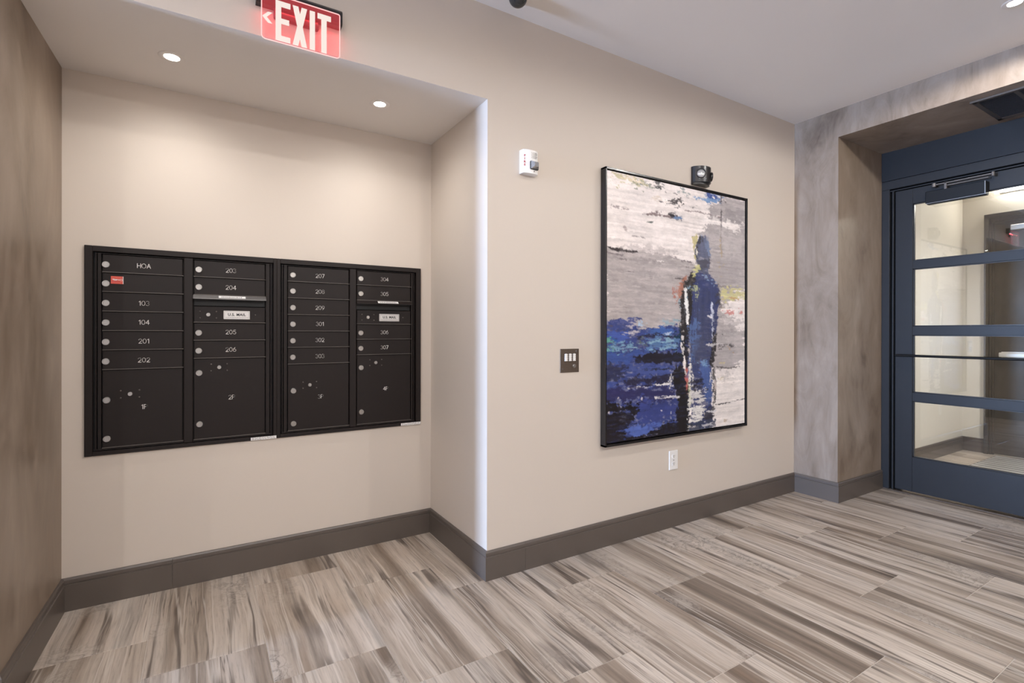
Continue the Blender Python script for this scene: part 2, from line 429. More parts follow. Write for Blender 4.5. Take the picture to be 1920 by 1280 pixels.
# floor: slab with one object per tile
floor = struct('floor', boxes([((XW-.15, YF-.15, -.06), (XV+.15, 3.3, -.0025))]), M_GROUT)
TW, TL_, TX0, TY0 = .4065, .8015, -.185, 2.511
tm = MB()
hx, hy = TW/2-.0017, TL_/2-.0017
lo_ = [tm.bm.verts.new((sx*hx, sy*hy, -.008)) for sx, sy in ((-1, -1), (1, -1), (1, 1), (-1, 1))]
mi_ = [tm.bm.verts.new((sx*hx, sy*hy, -.001)) for sx, sy in ((-1, -1), (1, -1), (1, 1), (-1, 1))]
hi_ = [tm.bm.verts.new((sx*(hx-.001), sy*(hy-.001), 0)) for sx, sy in ((-1, -1), (1, -1), (1, 1), (-1, 1))]
for A, B in ((lo_, mi_), (mi_, hi_)):
    for i in range(4): tm.bm.faces.new([A[i], A[(i+1) % 4], B[(i+1) % 4], B[i]])
tm.bm.faces.new(hi_)
tile_me = mesh_from(tm, 'tile'); tile_me.materials.append(M_TILE)
ntile = 0
far = MB()                                 # tiles too far along the lobby to tell apart
for k in range(-26, 20):
    cx = TX0+(k-.5)*TW                        # column k runs from TX0+(k-1)*TW to TX0+k*TW
    base = TY0-.2672*k
    for j in range(-12, 16):
        cy = base+(j+.5)*TL_
        y0, y1, x0, x1 = cy-TL_/2, cy+TL_/2, cx-TW/2, cx+TW/2
        lim = 2.95 if (x1 > -.52 and x0 < XA) else (2.22 if x0 < XR else 2.05)
        if x0 < XW or x0 > XV: continue
        lowlim = YF if x1 < XR else -.35
        if y0 > lim or y1 < lowlim+.05: continue
        if x0 < -5.0:
            far.box((x0+.0014, y0+.0014, -.008), (x1-.0014, y1-.0014, 0)); continue
        place('tile', tile_me, (cx, cy, 0), floor); ntile += 1
tag(obj('tile_field', far, M_TILE, floor), kind='stuff')

# ------------------------------------------------------------------ glazed entrance doors
door = tag(place('door_1', None, (XF, 1.4, 0)), 'slate blue double door with four clear panes per leaf', None, None, 'structure')
mb = MB(); mb.box((XF, YJ2, 2.461), (XF+.10, YJ, ZO)); obj('head_panel', mb, M_NAVY, door)
CEN = (YJ+YJ2)/2
def mir(y, s): return y if s == 0 else 2*CEN-y
mb = MB()
mb.box((XF+.001, YJ2, 2.390), (XF+.10, YJ, 2.4585), .002)
for s in (0, 1):
    mb.box((XF+.001, mir(1.857, s), 0), (XF+.10, mir(YJ, s), 2.39), .002)
    mb.box((XF+.010, mir(1.832, s), .004), (XF+.09, mir(1.843, s), 2.375), .001)
    mb.box((XF+.055, mir(1.80, s), .004), (XF+.09, mir(1.86, s), 2.385))
mb.box((XF+.010, YJ2+.05, 2.372), (XF+.09, YJ-.05, 2.381), .001); mb.box((XF+.06, YJ2+.05, 2.34), (XF+.09, YJ-.05, 2.395))
obj('door_frame', mb, M_NAVY, door)
RAILS = [(.022, .291), (.721, .791), (1.231, 1.302), (1.742, 1.809), (2.246, 2.365)]
LX0, LX1 = XF+.010, XF+.054
for s in (0, 1):
    yo, yi = (1.821, .9085)
    mb = MB()
    for a, b in ((yo, 1.706), (1.024, yi)): mb.box((LX0, mir(a, s), .022), (LX1, mir(b, s), 2.365), .0025)
    for z0, z1 in RAILS: mb.box((LX0+.0006, mir(1.708, s), z0), (LX1-.0006, mir(1.022, s), z1), .0025)
    leaf = obj('door_leaf', mb, M_NAVY, door)
    for (a, b) in zip(RAILS, RAILS[1:]):
        mb = MB(); mb.box((LX0+.019, mir(1.712, s), a[1]-.006), (LX0+.025, mir(1.018, s), b[0]+.006))
        obj('pane', mb, M_GLASS, leaf)
        mb = MB()        # dark glazing bead
        for u0, u1, z0, z1 in ((1.706, 1.700, a[1], b[0]), (1.030, 1.024, a[1], b[0]), (1.706, 1.024, a[1], a[1]+.005), (1.706, 1.024, b[0]-.005, b[0])):
            mb.box((LX0+.010, mir(u0, s), z0), (LX0+.032, mir(u1, s), z1))
        obj('glazing_bead', mb, M_BLACK, leaf)
    mb = MB(); mb.tube([(XF-.048, mir(1.797, s), 1.0745), (XF-.048, mir(.932, s), 1.0745)], .0095, 14)
    for yy in (1.772, .957): mb.tube([(XF-.048, mir(yy, s), 1.0745), (LX0+.002, mir(yy, s), 1.0745)], .0075, 10)
    bar = obj('push_bar', mb, M_SATIN, leaf); auto_smooth(bar)
    mb = MB(); mb.box((XF-.050, mir(1.262, s), 2.2150), (LX0, mir(1.607, s), 2.3045), .003)
    mb.box((XF-.052, mir(1.258, s), 2.207), (XF-.010, mir(1.598, s), 2.2135), .002)
    cl = obj('closer_body', mb, M_SATIN, leaf)
    mb = MB(); mb.box((XF-.0525, mir(1.2655, s), 2.216), (XF-.0495, mir(1.269, s), 2.304)); mb.box((XF-.0525, mir(1.262, s), 2.2135), (XF-.046, mir(1.604, s), 2.2160))
    obj('closer_highlight', mb, M_CHROME, leaf)  # thin bright strips put in as highlights on the black closer
    mb = MB()
    mb.box((XF-.052, mir(1.222, s), 2.340), (XF-.040, mir(1.560, s), 2.349), .002)
    mb.box((XF-.046, mir(1.250, s), 2.322), (XF-.036, mir(1.480, s), 2.330), .002)
    mb.tube([(XF-.044, mir(1.556, s), 2.330), (XF-.044, mir(1.556, s), 2.356)], .013, 14)
    mb.tube([(XF-.044, mir(1.228, s), 2.328), (XF-.044, mir(1.228, s), 2.356)], .009, 14)
    mb.box((XF-.052, mir(1.480, s), 2.300), (XF-.030, mir(1.494, s), 2.350), .001)
    mb.box((XF-.044, mir(1.545, s), 2.344), (XF+.004, mir(1.570, s), 2.356), .001)
    obj('closer_arm', mb, M_BOXEDGE, leaf)  # silver highlight of the dark arm put into a paler colour
mb = MB(); mb.box((XF-.01, YJ2, 0), (XF+.11, YJ, .010), .003); obj('threshold', mb, M_BRONZE, door)

# far vestibule door, painted dark
d2 = tag(place('door_2', None, (XV, 1.36, 0)), 'dark painted door across the vestibule behind the glass', None, None, 'structure')
mb = MB()
for y0, y1, dx in ((1.904, 1.866, .045), (1.868, 1.846, .032), (1.848, 1.829, .020)):
    mb.box((XV-dx, y1, 0), (XV, y0, 2.472-(1.904-y0)*1.2), .003); mb.box((XV-dx, 1.80-y1, 0), (XV, 1.80-y0+.91*0, 2.472-(1.904-y0)*1.2), .003) if False else None
    mb.box((XV-dx, 2.72-y0, 0), (XV, 2.72-y1, 2.472-(1.904-y0)*1.2), .003)
    zt = 2.472-(1.904-y0)*1.15
    mb.box((XV-dx, 2.72-y0, zt-.045), (XV, y0, zt), .003)
obj('door_frame', mb, M_FARDOOR, d2)
mb = MB(); mb.box((XV-.012, .892, .012), (XV, 1.829, 2.400)); leaf2 = obj('door_leaf', mb, M_FARDOOR, d2)
mb = MB(); mb.box((XV-.07, 1.16, 2.279), (XV-.012, 1.697, 2.330), .004); obj('closer_body', mb, M_STEELW, leaf2)
mb = MB(); mb.box((XV-.075, .95, 1.005), (XV-.03, 1.782, 1.052), .008, 2); mb.box((XV-.035, 1.60, .995), (XV-.012, 1.77, 1.06)); obj('panic_bar', mb, M_STEELW, leaf2)

# ================================================================== lamps
def downlight(x, y, z, watts, label, group, ang=176, blend=.22):
    t = thing('recessed_downlight', (x, y, z), label, 'ceiling light', group)
    mb = MB(); mb.lathe([(.029, -.0005), (.029, -.002), (.046, -.0030), (.050, -.0012), (.050, 0)], (x, y, z), 'z', 32)
    auto_smooth(obj('trim_ring', mb, M_CEIL, t))
    mb = MB(); mb.lathe([(0, -.0046), (.014, -.0042), (.0288, -.0008)], (x, y, z), 'z', 32); obj('lens', mb, M_LAMP, t)
    l = bpy.data.lights.new('lamp', 'SPOT'); l.energy = watts; l.color = LAMP; l.spot_size = math.radians(ang); l.spot_blend = blend; l.shadow_soft_size = .022
    place('lamp', l, (x, y, z-.012), t)
    return t
downlight(-.110, 2.609, ZA, NICHE_W, 'bright round downlight in the alcove ceiling, nearer the brown wall', 'alcove downlights', 158, 1.0)
downlight(.782, 2.580, ZA, NICHE_W, 'bright round downlight in the alcove ceiling, nearer the pale lit corner', 'alcove downlights', 158, 1.0)
downlight(3.450, .836, ZC, NEAR_W, 'bright round downlight in the lobby ceiling near the glazed doors', 'lobby downlights')
for x in (2.20, .95, -.30, -1.80, -3.60):
    downlight(x, .82, ZC, LOBBY_W, 'round recessed lobby ceiling downlight outside the picture', 'lobby downlights')
for x in (3.2, 1.6, 0, -1.8, -3.6):
    downlight(x, -1.5, ZC, BACK_W, 'round recessed lobby ceiling downlight outside the picture', 'lobby downlights')

for y in (.75,):
    downlight(5.75, y, ZV, VEST_W*1.9, 'added unseen ceiling downlight that brightens the vestibule behind the glass', None, 150, .9)  # added downlight, unseen, to brighten the vestibule
t = thing('linear_light', (XV-.03, 1.2, 2.725), 'bright linear light on the wall above the dark vestibule door', 'light')
mb = MB(); mb.box((XV-.02, .45, 2.675), (XV, 1.79, 2.775), .003); obj('housing', mb, M_WHITE, t)
mb = MB(); mb.box((XV-.075, .46, 2.690), (XV-.0195, 1.782, 2.762), .012, 3); obj('diffuser', mb, M_STRIP, t)

# ================================================================== mailboxes
YD = YB-.005            # door face
YT = YB-.013            # trim face
lockm = MB()
lockm.lathe([(.0152, .004), (.0152, -.004), (.0135, -.0062), (.0098, -.0062), (.0092, -.0050), (0, -.0050)], (0, 0, 0), 'y', 28)
lockm.box((-.0012, -.0054, -.006), (.0012, -.0046, .006))
LOCK = mesh_from(lockm, 'lock'); LOCK.materials.append(M_CHROME)
for p in LOCK.polygons: p.use_smooth = False
arm_ = MB(); arm_.lathe([(.0098, .003), (.0098, -.003), (.0085, -.0045), (0, -.0045)], (0, 0, 0), 'y', 22); arm_.box((-.006, -.0052, -.0012), (.006, -.0044, .0012))
ALOCK = mesh_from(arm_, 'arrow_lock'); ALOCK.materials.append(M_CHROME)
riv = MB(); riv.lathe([(.0038, .001), (.0036, -.0012), (.002, -.0024), (0, -.0027)], (0, 0, 0), 'y', 12)
RIVET = mesh_from(riv, 'rivet', True); RIVET.materials.append(M_BOXEDGE)

def mail_door(unit, x0, x1, z0, z1, name, txt=None, tc=None, locks=(), arrow=None, plain=False):
    mb = MB(); g = .0022
    mb.box((x0+g, YD, z0+g), (x1-g, YD+.016, z1-g), .0016)
    d = obj(name, mb, M_BOX, unit)
    mb = MB()           # folded lower lip; the light it catches is put into its paler colour
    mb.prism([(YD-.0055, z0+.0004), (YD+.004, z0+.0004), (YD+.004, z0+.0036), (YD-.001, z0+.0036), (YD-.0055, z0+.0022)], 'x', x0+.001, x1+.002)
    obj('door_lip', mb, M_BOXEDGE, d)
    for lx, lz in locks: place('lock', LOCK, (lx, YD, lz), d)
    if txt:
        mb = MB(); stroke_text(mb, txt, tc[0], tc[1], .0205, YD, .0023)
        obj('number', mb, M_LETTER, d)
    if arrow:
        ax, az = arrow; place('arrow_lock', ALOCK, (ax, YD, az), d)
        for sx in (-.0352, .0352):
            for sz in (-.0168, .0168): place('rivet', RIVET, (ax+sx, YD, az+sz), d)
    return d
ZB = [1.6075, 1.5225, 1.4325, 1.3425, 1.2525, 1.1635, 1.0730]
ZBOT = .7125
def mail_unit(label, xa, xb, colA, colB, numsA, numsB, tA, tB, lA, lB, pA, pB, plate, hoodlab, stick):
    t = thing('mailbox_unit', ((xa+xb)/2, YB, BZ0), label, 'mailboxes', 'wall mailboxes in the alcove')
    mb = MB()           # outer trim, proud of the wall
    lw, rw = (.029, .0165) if xa < 0 else (.0175, .031)
    mb.box((xa, YT, BZ0), (xa+lw, YB+.03, BZ1), .0015); mb.box((xb-rw, YT, BZ0), (xb, YB+.03, BZ1), .0015)
    mb.box((xa+lw, YT, BZ1-.026), (xb-rw, YB+.03, BZ1), .0015); mb.box((xa+lw, YT, BZ0), (xb-rw, YB+.03, BZ0+.0185), .0015)
    obj('trim', mb, M_BOX, t)
    mb = MB(); mb.box((xa+.010, YB+.02, BZ0+.008), (xb-.010, YB+.032, BZ1-.008)); obj('back_pan', mb, M_DARK, t)
    mb = MB()           # stepped inner frame and the post between the two columns
    xs = (xa+lw+.0075, colA[0]-.0025, colA[1]+.002, colB[0]-.002, colB[1]+.0025, xb-rw-.0075)
    mb.box((xs[0], YD+.004, BZ0+.022), (xs[0]+.006, YB+.02, BZ1-.030), .001); mb.box((xs[0]+.010, YD+.001, BZ0+.022), (xs[1], YB+.02, BZ1-.030), .001)
    mb.box((xs[2], YD-.004, BZ0+.0195), (xs[3], YB+.02, BZ1-.027), .003)
    mb.box((xs[4], YD+.001, BZ0+.022), (xs[5]-.010, YB+.02, BZ1-.030), .001); mb.box((xs[5]-.006, YD+.004, BZ0+.022), (xs[5], YB+.02, BZ1-.030), .001)
    mb.box((xs[0], YD+.003, ZB[0]+.001), (xs[5], YB+.02, ZB[0]+.0035)); mb.box((xs[0], YD+.003, BZ0+.0215), (xs[5], YB+.02, ZBOT-.002))
    obj('inner_frame', mb, M_BOX, t)
    for i, n in enumerate(numsA):
        zc = (ZB[i]+ZB[i+1])/2
        mail_door(t, colA[0], colA[1], ZB[i+1], ZB[i], 'mailbox_door', n, (tA, zc-.0035), [(lA, zc-.0065)])
    mail_door(t, colA[0], colA[1], ZBOT, ZB[6], 'parcel_door', pA[0], pA[1], [(lA+.003, pA[2]), (lA+.004, pA[3])], pA[4])
    for i, n in ((0, numsB[0]), (1, numsB[1]), (4, numsB[2]), (5, numsB[3])):
        z1, z0 = (ZB[i], ZB[i+1]) if i < 2 else ((1.2945, 1.2055) if i == 4 else (1.2055, 1.1155))
        if i == 1: z0 = 1.4335
        zc = (z0+z1)/2
        mail_door(t, colB[0], colB[1], z0, z1, 'mailbox_door', n, (tB, zc-.002), [(lB, zc-.006)])
    mail_door(t, colB[0], colB[1], ZBOT-.0005, 1.1155, 'parcel_door', pB[0], pB[1], [(lB+.002, pB[2]), (lB+.004, pB[3])], pB[4])
    # outgoing slot: dark throat, sloping hood, white strip label
    mb = MB(); mb.box((colB[0]+.002, YD+.014, 1.3815), (colB[1]-.002, YD+.022, 1.4325)); obj('slot_throat', mb, M_DARK, t)
    mb = MB(); mb.prism([(YD+.012, 1.4328), (YD-.006, 1.4328), (YD-.026, 1.4165), (YD-.026, 1.4125), (YD-.022, 1.4125), (YD-.003, 1.4285), (YD+.012, 1.4285)], 'x', colB[0]-.002, colB[1]+.002)
    hood = obj('slot_hood', mb, M_BOX if xa > 0 else M_HOOD, t)
    hx0, hx1 = hoodlab
    mb = MB(); mb.prism([(YD-.0105, 1.4304), (YD-.0245, 1.4190), (YD-.0252, 1.4197), (YD-.0112, 1.4311)], 'x', hx0, hx1)
    lab = obj('slot_label', mb, M_WHITE, hood)
    mb = MB(); rnd = random.Random(int(hx0*1000)); x = hx0+.012
    while x < hx1-.014:
        w = rnd.uniform(.003, .007); mb.prism([(YD-.0150, 1.4273), (YD-.0215, 1.4220), (YD-.0219, 1.4224), (YD-.0154, 1.4277)], 'x', x, x+w); x += w+rnd.uniform(.001, .003)
    obj('label_print', mb, M_PRINT, lab) if False else obj('label_print', mb, M_PRINT, hood)
    pan = mail_door(t, colB[0], colB[1], 1.2950, 1.3790, 'collection_panel')
    ax, az = plate[0]-.0663, 1.3355
    place('arrow_lock', ALOCK, (ax, YD, az), pan)
    for sx, sz in ((-.035, .0165), (.035, .0165), (-.035, -.0165), (.035, -.0165), (.212, .002)): place('rivet', RIVET, (ax+sx, YD, az+sz), pan)
    px0, px1 = plate; pz0, pz1 = 1.3135, 1.3575
    mb = MB(); mb.box((px0, YD-.0022, pz0), (px1, YD+.001, pz1), .0012); obj('name_plate', mb, M_STEELW, pan)
    mb = MB()
    for a, b in (((px0+.004, pz0+.004), (px1-.004, pz0+.0052)), ((px0+.004, pz1-.0052), (px1-.004, pz1-.004)), ((px0+.004, pz0+.004), (px0+.0052, pz1-.004)), ((px1-.0052, pz0+.004), (px1-.004, pz1-.004))):
        mb.box((a[0], YD-.0027, a[1]), (b[0], YD-.0020, b[1]))
    rnd = random.Random(5); x = px0+.009
    while x < px1-.012:
        w = rnd.uniform(.004, .009); mb.box((x, YD-.0027, pz0+.0092), (x+w, YD-.0020, pz0+.0112)); x += w+.002
    obj('plate_border', mb, M_PRINT, pan)
    obj('plate_lettering', font_mb('U.S. MAIL', .0185, ((px0+px1)/2, YD-.0026, pz0+.0235), 1.08, .0006), M_INK, pan)
    sx0, sx1 = stick
    mb = MB(); mb.box((sx0, YT-.0008, BZ0+.0005), (sx1, YT+.001, BZ0+.0155)); stk = obj('sticker', mb, M_WHITE, t)
    mb = MB(); rnd = random.Random(9)
    for zz, hh in ((.0125, .0018), (.0085, .0014), (.0055, .0014), (.0028, .0012)):
        x = sx0+.006
        while x < sx1-.012:
            w = rnd.uniform(.003, .012); mb.box((x, YT-.0012, BZ0+zz), (x+w, YT-.0007, BZ0+zz+hh)); x += w+rnd.uniform(.002, .009)
    obj('sticker_print', mb, M_PRINT, stk)
    return t
XM = .3423
mail_unit('dark mailbox unit nearer the brown wall, with HOA door and 1P parcel door', BX0, XM, (-.3905, -.0776), (-.0344, .2873),
          ['HOA', None, '103', '104', '201', '202'], ['203', '204', '205', '206'], -.2338, .128, -.3763, -.0125,
          ('1P', (-.2324, .8928), .933, .7544, (-.2864, .9566)), ('2P', (.132, .9145), 1.0437, .788, (.0762, 1.0692)), (.0947, .2145), (.0735, .1934), (.2189, .3405))
mail_unit('dark mailbox unit nearer the alcove corner, with doors 207 to 307', XM, BX1, (.3961, .7224), (.7647, 1.0924),
          ['207', '208', '209', '301', '302', '303'], ['304', '305', '306', '307'], .5630, .9290, .4222, .7881,
          ('3P', (.5664, .889), .9288, .7501, (.5101, .9566)), ('4P', (.9362, .9127), 1.042, .7842, (.8767, 1.0692)), (.8969, 1.0194), (.8841, 1.0076), (1.0287, 1.1535))
t = thing('card', (-.3350, YD, 1.489), 'small red card stuck on the unnumbered mailbox door below HOA', 'card')
mb = MB(); mb.box((-.3580, YD-.0028, 1.4712), (-.3117, YD-.0004, 1.5065), .0006); obj('card_face', mb, M_REDCARD, t)
mb = MB(); mb.box((-.3138, YD-.0034, 1.4718), (-.3117, YD-.0027, 1.5060)); obj('card_edge', mb, M_WHITE, t)
mb = MB()
for x0, x1, z0, z1 in ((-.352, -.343, 1.4905, 1.4935), (-.342, -.333, 1.4893, 1.4925), (-.332, -.322, 1.4885, 1.4915), (-.348, -.336, 1.4868, 1.4888)): mb.box((x0, YD-.0033, z0), (x1, YD-.0027, z1))
mb.ribbon([(-.3195+.004*math.cos(a), 1.4895+.0042*math.sin(a)) for a in [math.radians(q) for q in range(-120, 121, 30)]], .0014, YD-.0033, YD-.0027)
obj('card_print', mb, M_WHITE, t)
mb = MB(); mb.box((-.354, YD-.0032, 1.4800), (-.333, YD-.0027, 1.4832)); mb.box((-.331, YD-.0032, 1.4800), (-.323, YD-.0027, 1.4828)); obj('card_small_print', mb, M_REDINK, t)

# ================================================================== exit sign
t = thing('exit_sign', (.345, YM, 2.40), 'glowing red edge-lit EXIT sign with left chevron on the alcove header', 'exit sign')
mb = MB(); mb.prism([(YM, 2.540), (YM-.032, 2.540), (YM-.040, 2.548), (YM-.040, 2.596), (YM-.032, 2.606), (YM, 2.606)], 'x', .180, .506, .002, 2)
obj('housing', mb, M_BLACK, t)
mb = MB(); mb.box((.245, YM-.020, 2.505), (.415, YM, 2.60), .003); obj('canopy', mb, M_BLACK, t)
EY = YM-.050
px0, px1, pz0, pz1 = .1975, .4925, 2.3935, 2.578
rr = .014
out = []
for cx_, cz_, a0 in ((px1-rr, pz0+rr, -90), (px1-rr/2, pz1-rr/2, 0), (px0+rr/2, pz1-rr/2, 90), (px0+rr, pz0+rr, 180)):
    r_ = rr if cz_ < 2.5 else rr/2
    out += [(cx_+r_*math.cos(math.radians(a0+q)), cz_+r_*math.sin(math.radians(a0+q))) for q in (0, 22, 45, 68, 90)]
mb = MB(); mb.prism(out, 'y', EY-.003, EY+.003); obj('panel', mb, M_ACRYL, t)
mb = MB(); mb.tube([(x, EY, z) for x, z in out+out[:1]], .0021, 6); obj('panel_edge', mb, M_ACEDGE, t)
def letter(polys):
    mb = MB()
    for p in polys: mb.prism(p, 'y', EY-.0052, EY-.0032)
    return obj('letter', mb, M_EXITLET, t)
za_, zb_ = 2.3980, 2.5550
def bar(x0, x1, z0, z1): return [(x0, z0), (x1, z0), (x1, z1), (x0, z1)]
letter([bar(.2467, .2670, za_, zb_), bar(.2670, .3005, zb_-.0215, zb_), bar(.2670, .2960, 2.4670, 2.4875), bar(.2670, .3005, za_, za_+.0215)])
xm = .3362
letter([[(.3090, za_), (.3300, za_), (xm+.0105, 2.4765), (xm, 2.4975)+() , (xm-.0105, 2.4765)], [(.3632, za_), (.3422, za_), (xm-.0105, 2.4765), (xm, 2.4975), (xm+.0105, 2.4765)],
        [(.3090, zb_), (.3300, zb_), (xm+.0105, 2.4765), (xm, 2.4555), (xm-.0105, 2.4765)], [(.3632, zb_), (.3422, zb_), (xm-.0105, 2.4765), (xm, 2.4555), (xm+.0105, 2.4765)]])
letter([bar(.3733, .3933, za_, zb_)])
letter([bar(.4032, .4560, zb_-.0215, zb_), bar(.4180, .4390, za_, zb_-.0215)])
mb = MB(); mb.prism([(.1995, 2.4775), (.2200, 2.4990), (.2350, 2.4990), (.2150, 2.4775)], 'y', EY-.0052, EY-.0032); mb.prism([(.1995, 2.4775), (.2150, 2.4775), (.2350, 2.4565), (.2200, 2.4565)], 'y', EY-.0052, EY-.0032)
obj('chevron', mb, M_EXITLET, t)
l = bpy.data.lights.new('red_leds', 'AREA'); l.shape = 'RECTANGLE'; l.size = .28; l.size_y = .012; l.energy = .30; l.color = (1, .06, .07)
lo = place('red_leds', l, (.345, YM-.030, 2.536), t); lo.rotation_euler = (math.radians(-18), 0, 0)

# ================================================================== fire alarm
t = thing('fire_alarm', (1.465, YM, 2.14), 'white wall fire alarm with clear strobe and red FIRE lettering', 'fire alarm')
mb = MB(); mb.prism([(1.4175, YM), (1.4175, YM-.024), (1.4215, YM-.033), (1.4400, YM-.041), (1.4700, YM-.043), (1.5000, YM-.039), (1.5130, YM-.029), (1.5150, YM)], 'z', 2.0780, 2.1995, .009, 3)
auto_smooth(obj('body', mb, M_WHITE, t), 40)
mb = MB(); mb.box((1.4560, YM-.050, 2.0980), (1.5080, YM-.036, 2.1435), .006, 2); obj('strobe_surround', mb, M_DARK, t)
mb = MB(); bmx = mb
A = [bmx.bm.verts.new(p) for p in ((1.4580, YM-.049, 2.1010), (1.5060, YM-.047, 2.1010), (1.5060, YM-.047, 2.1420), (1.4580, YM-.049, 2.1420))]
B = [bmx.bm.verts.new(p) for p in ((1.4700, YM-.066, 2.1120), (1.4960, YM-.064, 2.1120), (1.4960, YM-.064, 2.1330), (1.4700, YM-.066, 2.1330))]
for i in range(4): bmx.bm.faces.new([A[i], A[(i+1) % 4], B[(i+1) % 4], B[i]])
bmx.bm.faces.new(B); bmx.bm.faces.new(A[::-1]); obj('strobe_lens', mb, M_LENS, t)
mb = MB()
for i in range(5):
    for j in range(5):
        cx_ = 1.4640+i*.0072+(j % 2)*.0024; cz_ = 2.1590+j*.0066
        mb.box((cx_, YM-.0437, cz_), (cx_+.0030, YM-.038, cz_+.0022))
obj('sounder_slots', mb, M_PRINT, t)
for ch, zz in zip('FIRE', (2.1660, 2.1500, 2.1340, 2.1185)):
    m2 = font_mb(ch, .0150, (1.4262, YM-.0371, zz), 1, .0004)
    for v in m2.bm.verts: v.co.y -= (v.co.x-1.4262)*.43
    obj('letter', m2, M_REDINK, t)
mb = MB(); mb.lathe([(.0035, .004), (.0035, -.002), (0, -.002)], (1.482, YM-.042, 2.0905), 'y', 12); obj('screw', mb, M_PRINT, t)

# ================================================================== keypad
t = thing('keypad', (1.749, YM, 1.092), 'bronze metal entry keypad with twelve white keys beside the painting', 'keypad')
mb = MB(); mb.box((1.6833, YM-.005, 1.0262), (1.8142, YM, 1.1580), .0018, 2); obj('plate', mb, M_BRONZE, t)
kb = MB(); kb.prism([(-.0085, -.0055), (.0085, -.0055), (.0085, .0005), (.0050, .0042), (-.0050, .0042), (-.0085, .0005)], 'y', -.0062, .001, .001)
KEY = mesh_from(kb, 'key'); KEY.materials.append(M_LIT)
for i in range(3):
    for j in range(4): place('key', KEY, (1.7207+i*.0284, YM-.005, 1.1268-j*.01035), t)
mb = MB(); mb.lathe([(.0108, .003), (.0108, -.003), (.0088, -.005), (.0052, -.005), (.0045, -.002), (0, -.002)], (1.7802, YM-.005, 1.0617), 'y', 20); obj('key_cylinder', mb, M_CHROME, t)
for sx, sz in ((1.7936, 1.1441), (1.6985, 1.0468)): place('screw', RIVET, (sx, YM-.005, sz), t)

# ================================================================== power outlet
t = thing('power_outlet', (2.5955, YM, .427), 'white duplex power outlet on the beige wall below the painting', 'outlet')
mb = MB(); mb.box((2.5557, YM-.006, .3650), (2.6355, YM, .4885), .003, 2); obj('cover_plate', mb, M_WHITE, t)
for zc in (.4510, .4035):
    mb = MB(); mb.prism([(2.5955+.0165*math.cos(math.radians(a)), zc+max(-.0125, min(.0125, .0175*math.sin(math.radians(a))))) for a in range(0, 360, 15)], 'y', YM-.0085, YM-.005)
    rec = obj('receptacle', mb, M_WHITE, t)
    mb = MB()
    for sx in (-.0065, .0055): mb.box((2.5955+sx-.0012, YM-.0089, zc-.001), (2.5955+sx+.0012, YM-.0083, zc+.008))
    mb.lathe([(.0026, .0003), (.0026, -.0004), (0, -.0004)], (2.5955, YM-.0085, zc-.0065), 'y', 10); obj('slots', mb, M_INK, rec)
place('screw', RIVET, (2.5955, YM-.006, .4272), t)

# ================================================================== emergency light
t = thing('emergency_light', (2.845, YM, 2.29), 'black twin-lamp emergency light mounted on the wall above the painting', 'emergency light')
ex0, ex1 = 2.7660, 2.9180
def plan(k=1.0):
    return [(ex0, YM), (ex0, YM-.020*k), (ex0+.010, YM-.034*k), (ex0+.036, YM-.056*k), (ex0+.066, YM-.066*k), (ex1-.052, YM-.066*k), (ex1-.026, YM-.058*k), (ex1-.006, YM-.038*k), (ex1, YM-.018*k), (ex1, YM)]
mb = MB(); mb.prism(plan(), 'z', 2.2440, 2.3480, .005, 2); auto_smooth(obj('body', mb, M_BLACK, t), 40)
mb = MB(); mb.prism(plan(.8), 'z', 2.2300, 2.2445, .004, 2); auto_smooth(obj('lower_lip', mb, M_BLACK, t), 40)
for c, dvec in (((ex0+.034, YM-.052, 2.297), (-.62, -.78, 0)), ((ex1-.012, YM-.046, 2.290), (.80, -.60, -.05))):
    m1 = MB(); m1.lathe([(.0315, .006), (.0315, -.004), (.0285, -.008), (.0270, -.004)], (0, 0, 0), 'y', 28)
    m2 = MB(); m2.lathe([(.0270, -.003), (.0200, -.0065), (.0100, -.0085), (0, -.009)], (0, 0, 0), 'y', 28)
    q = Vector((0, -1, 0)).rotation_difference(Vector(dvec).normalized()).to_matrix()
    for m_, nm, mt in ((m1, 'lamp_bezel', M_BLACK), (m2, 'lamp_lens', M_LENS)):
        for v in m_.bm.verts: v.co = q @ v.co + Vector(c)
        auto_smooth(obj(nm, m_, mt, t))
for x in (ex0+.022, ex0+.066):
    mb = MB(); mb.lathe([(.0022, .002), (.0022, -.002), (0, -.003)], (x, YM-(.050 if x < ex0+.04 else .067), 2.262), 'y', 10); obj('indicator', mb, M_STEELW, t)

# ================================================================== dome camera and ceiling vent
t = thing('dome_camera', (1.306, 2.075, ZC), 'small smoked dome camera hanging from the lobby ceiling', 'camera')
mb = MB(); mb.lathe([(.056, 0), (.056, -.012), (.050, -.020), (.047, -.022)], (1.306, 2.075, ZC), 'z', 32); auto_smooth(obj('base_ring', mb, M_CHROME, t))
mb = MB(); mb.lathe([(.046, -.018)]+[(.046*math.cos(math.radians(a)), -.022-.046*math.sin(math.radians(a))) for a in range(0, 90, 10)]+[(0, -.068)], (1.306, 2.075, ZC), 'z', 32); auto_smooth(obj('dome', mb, M_DOMEGL, t), 60)

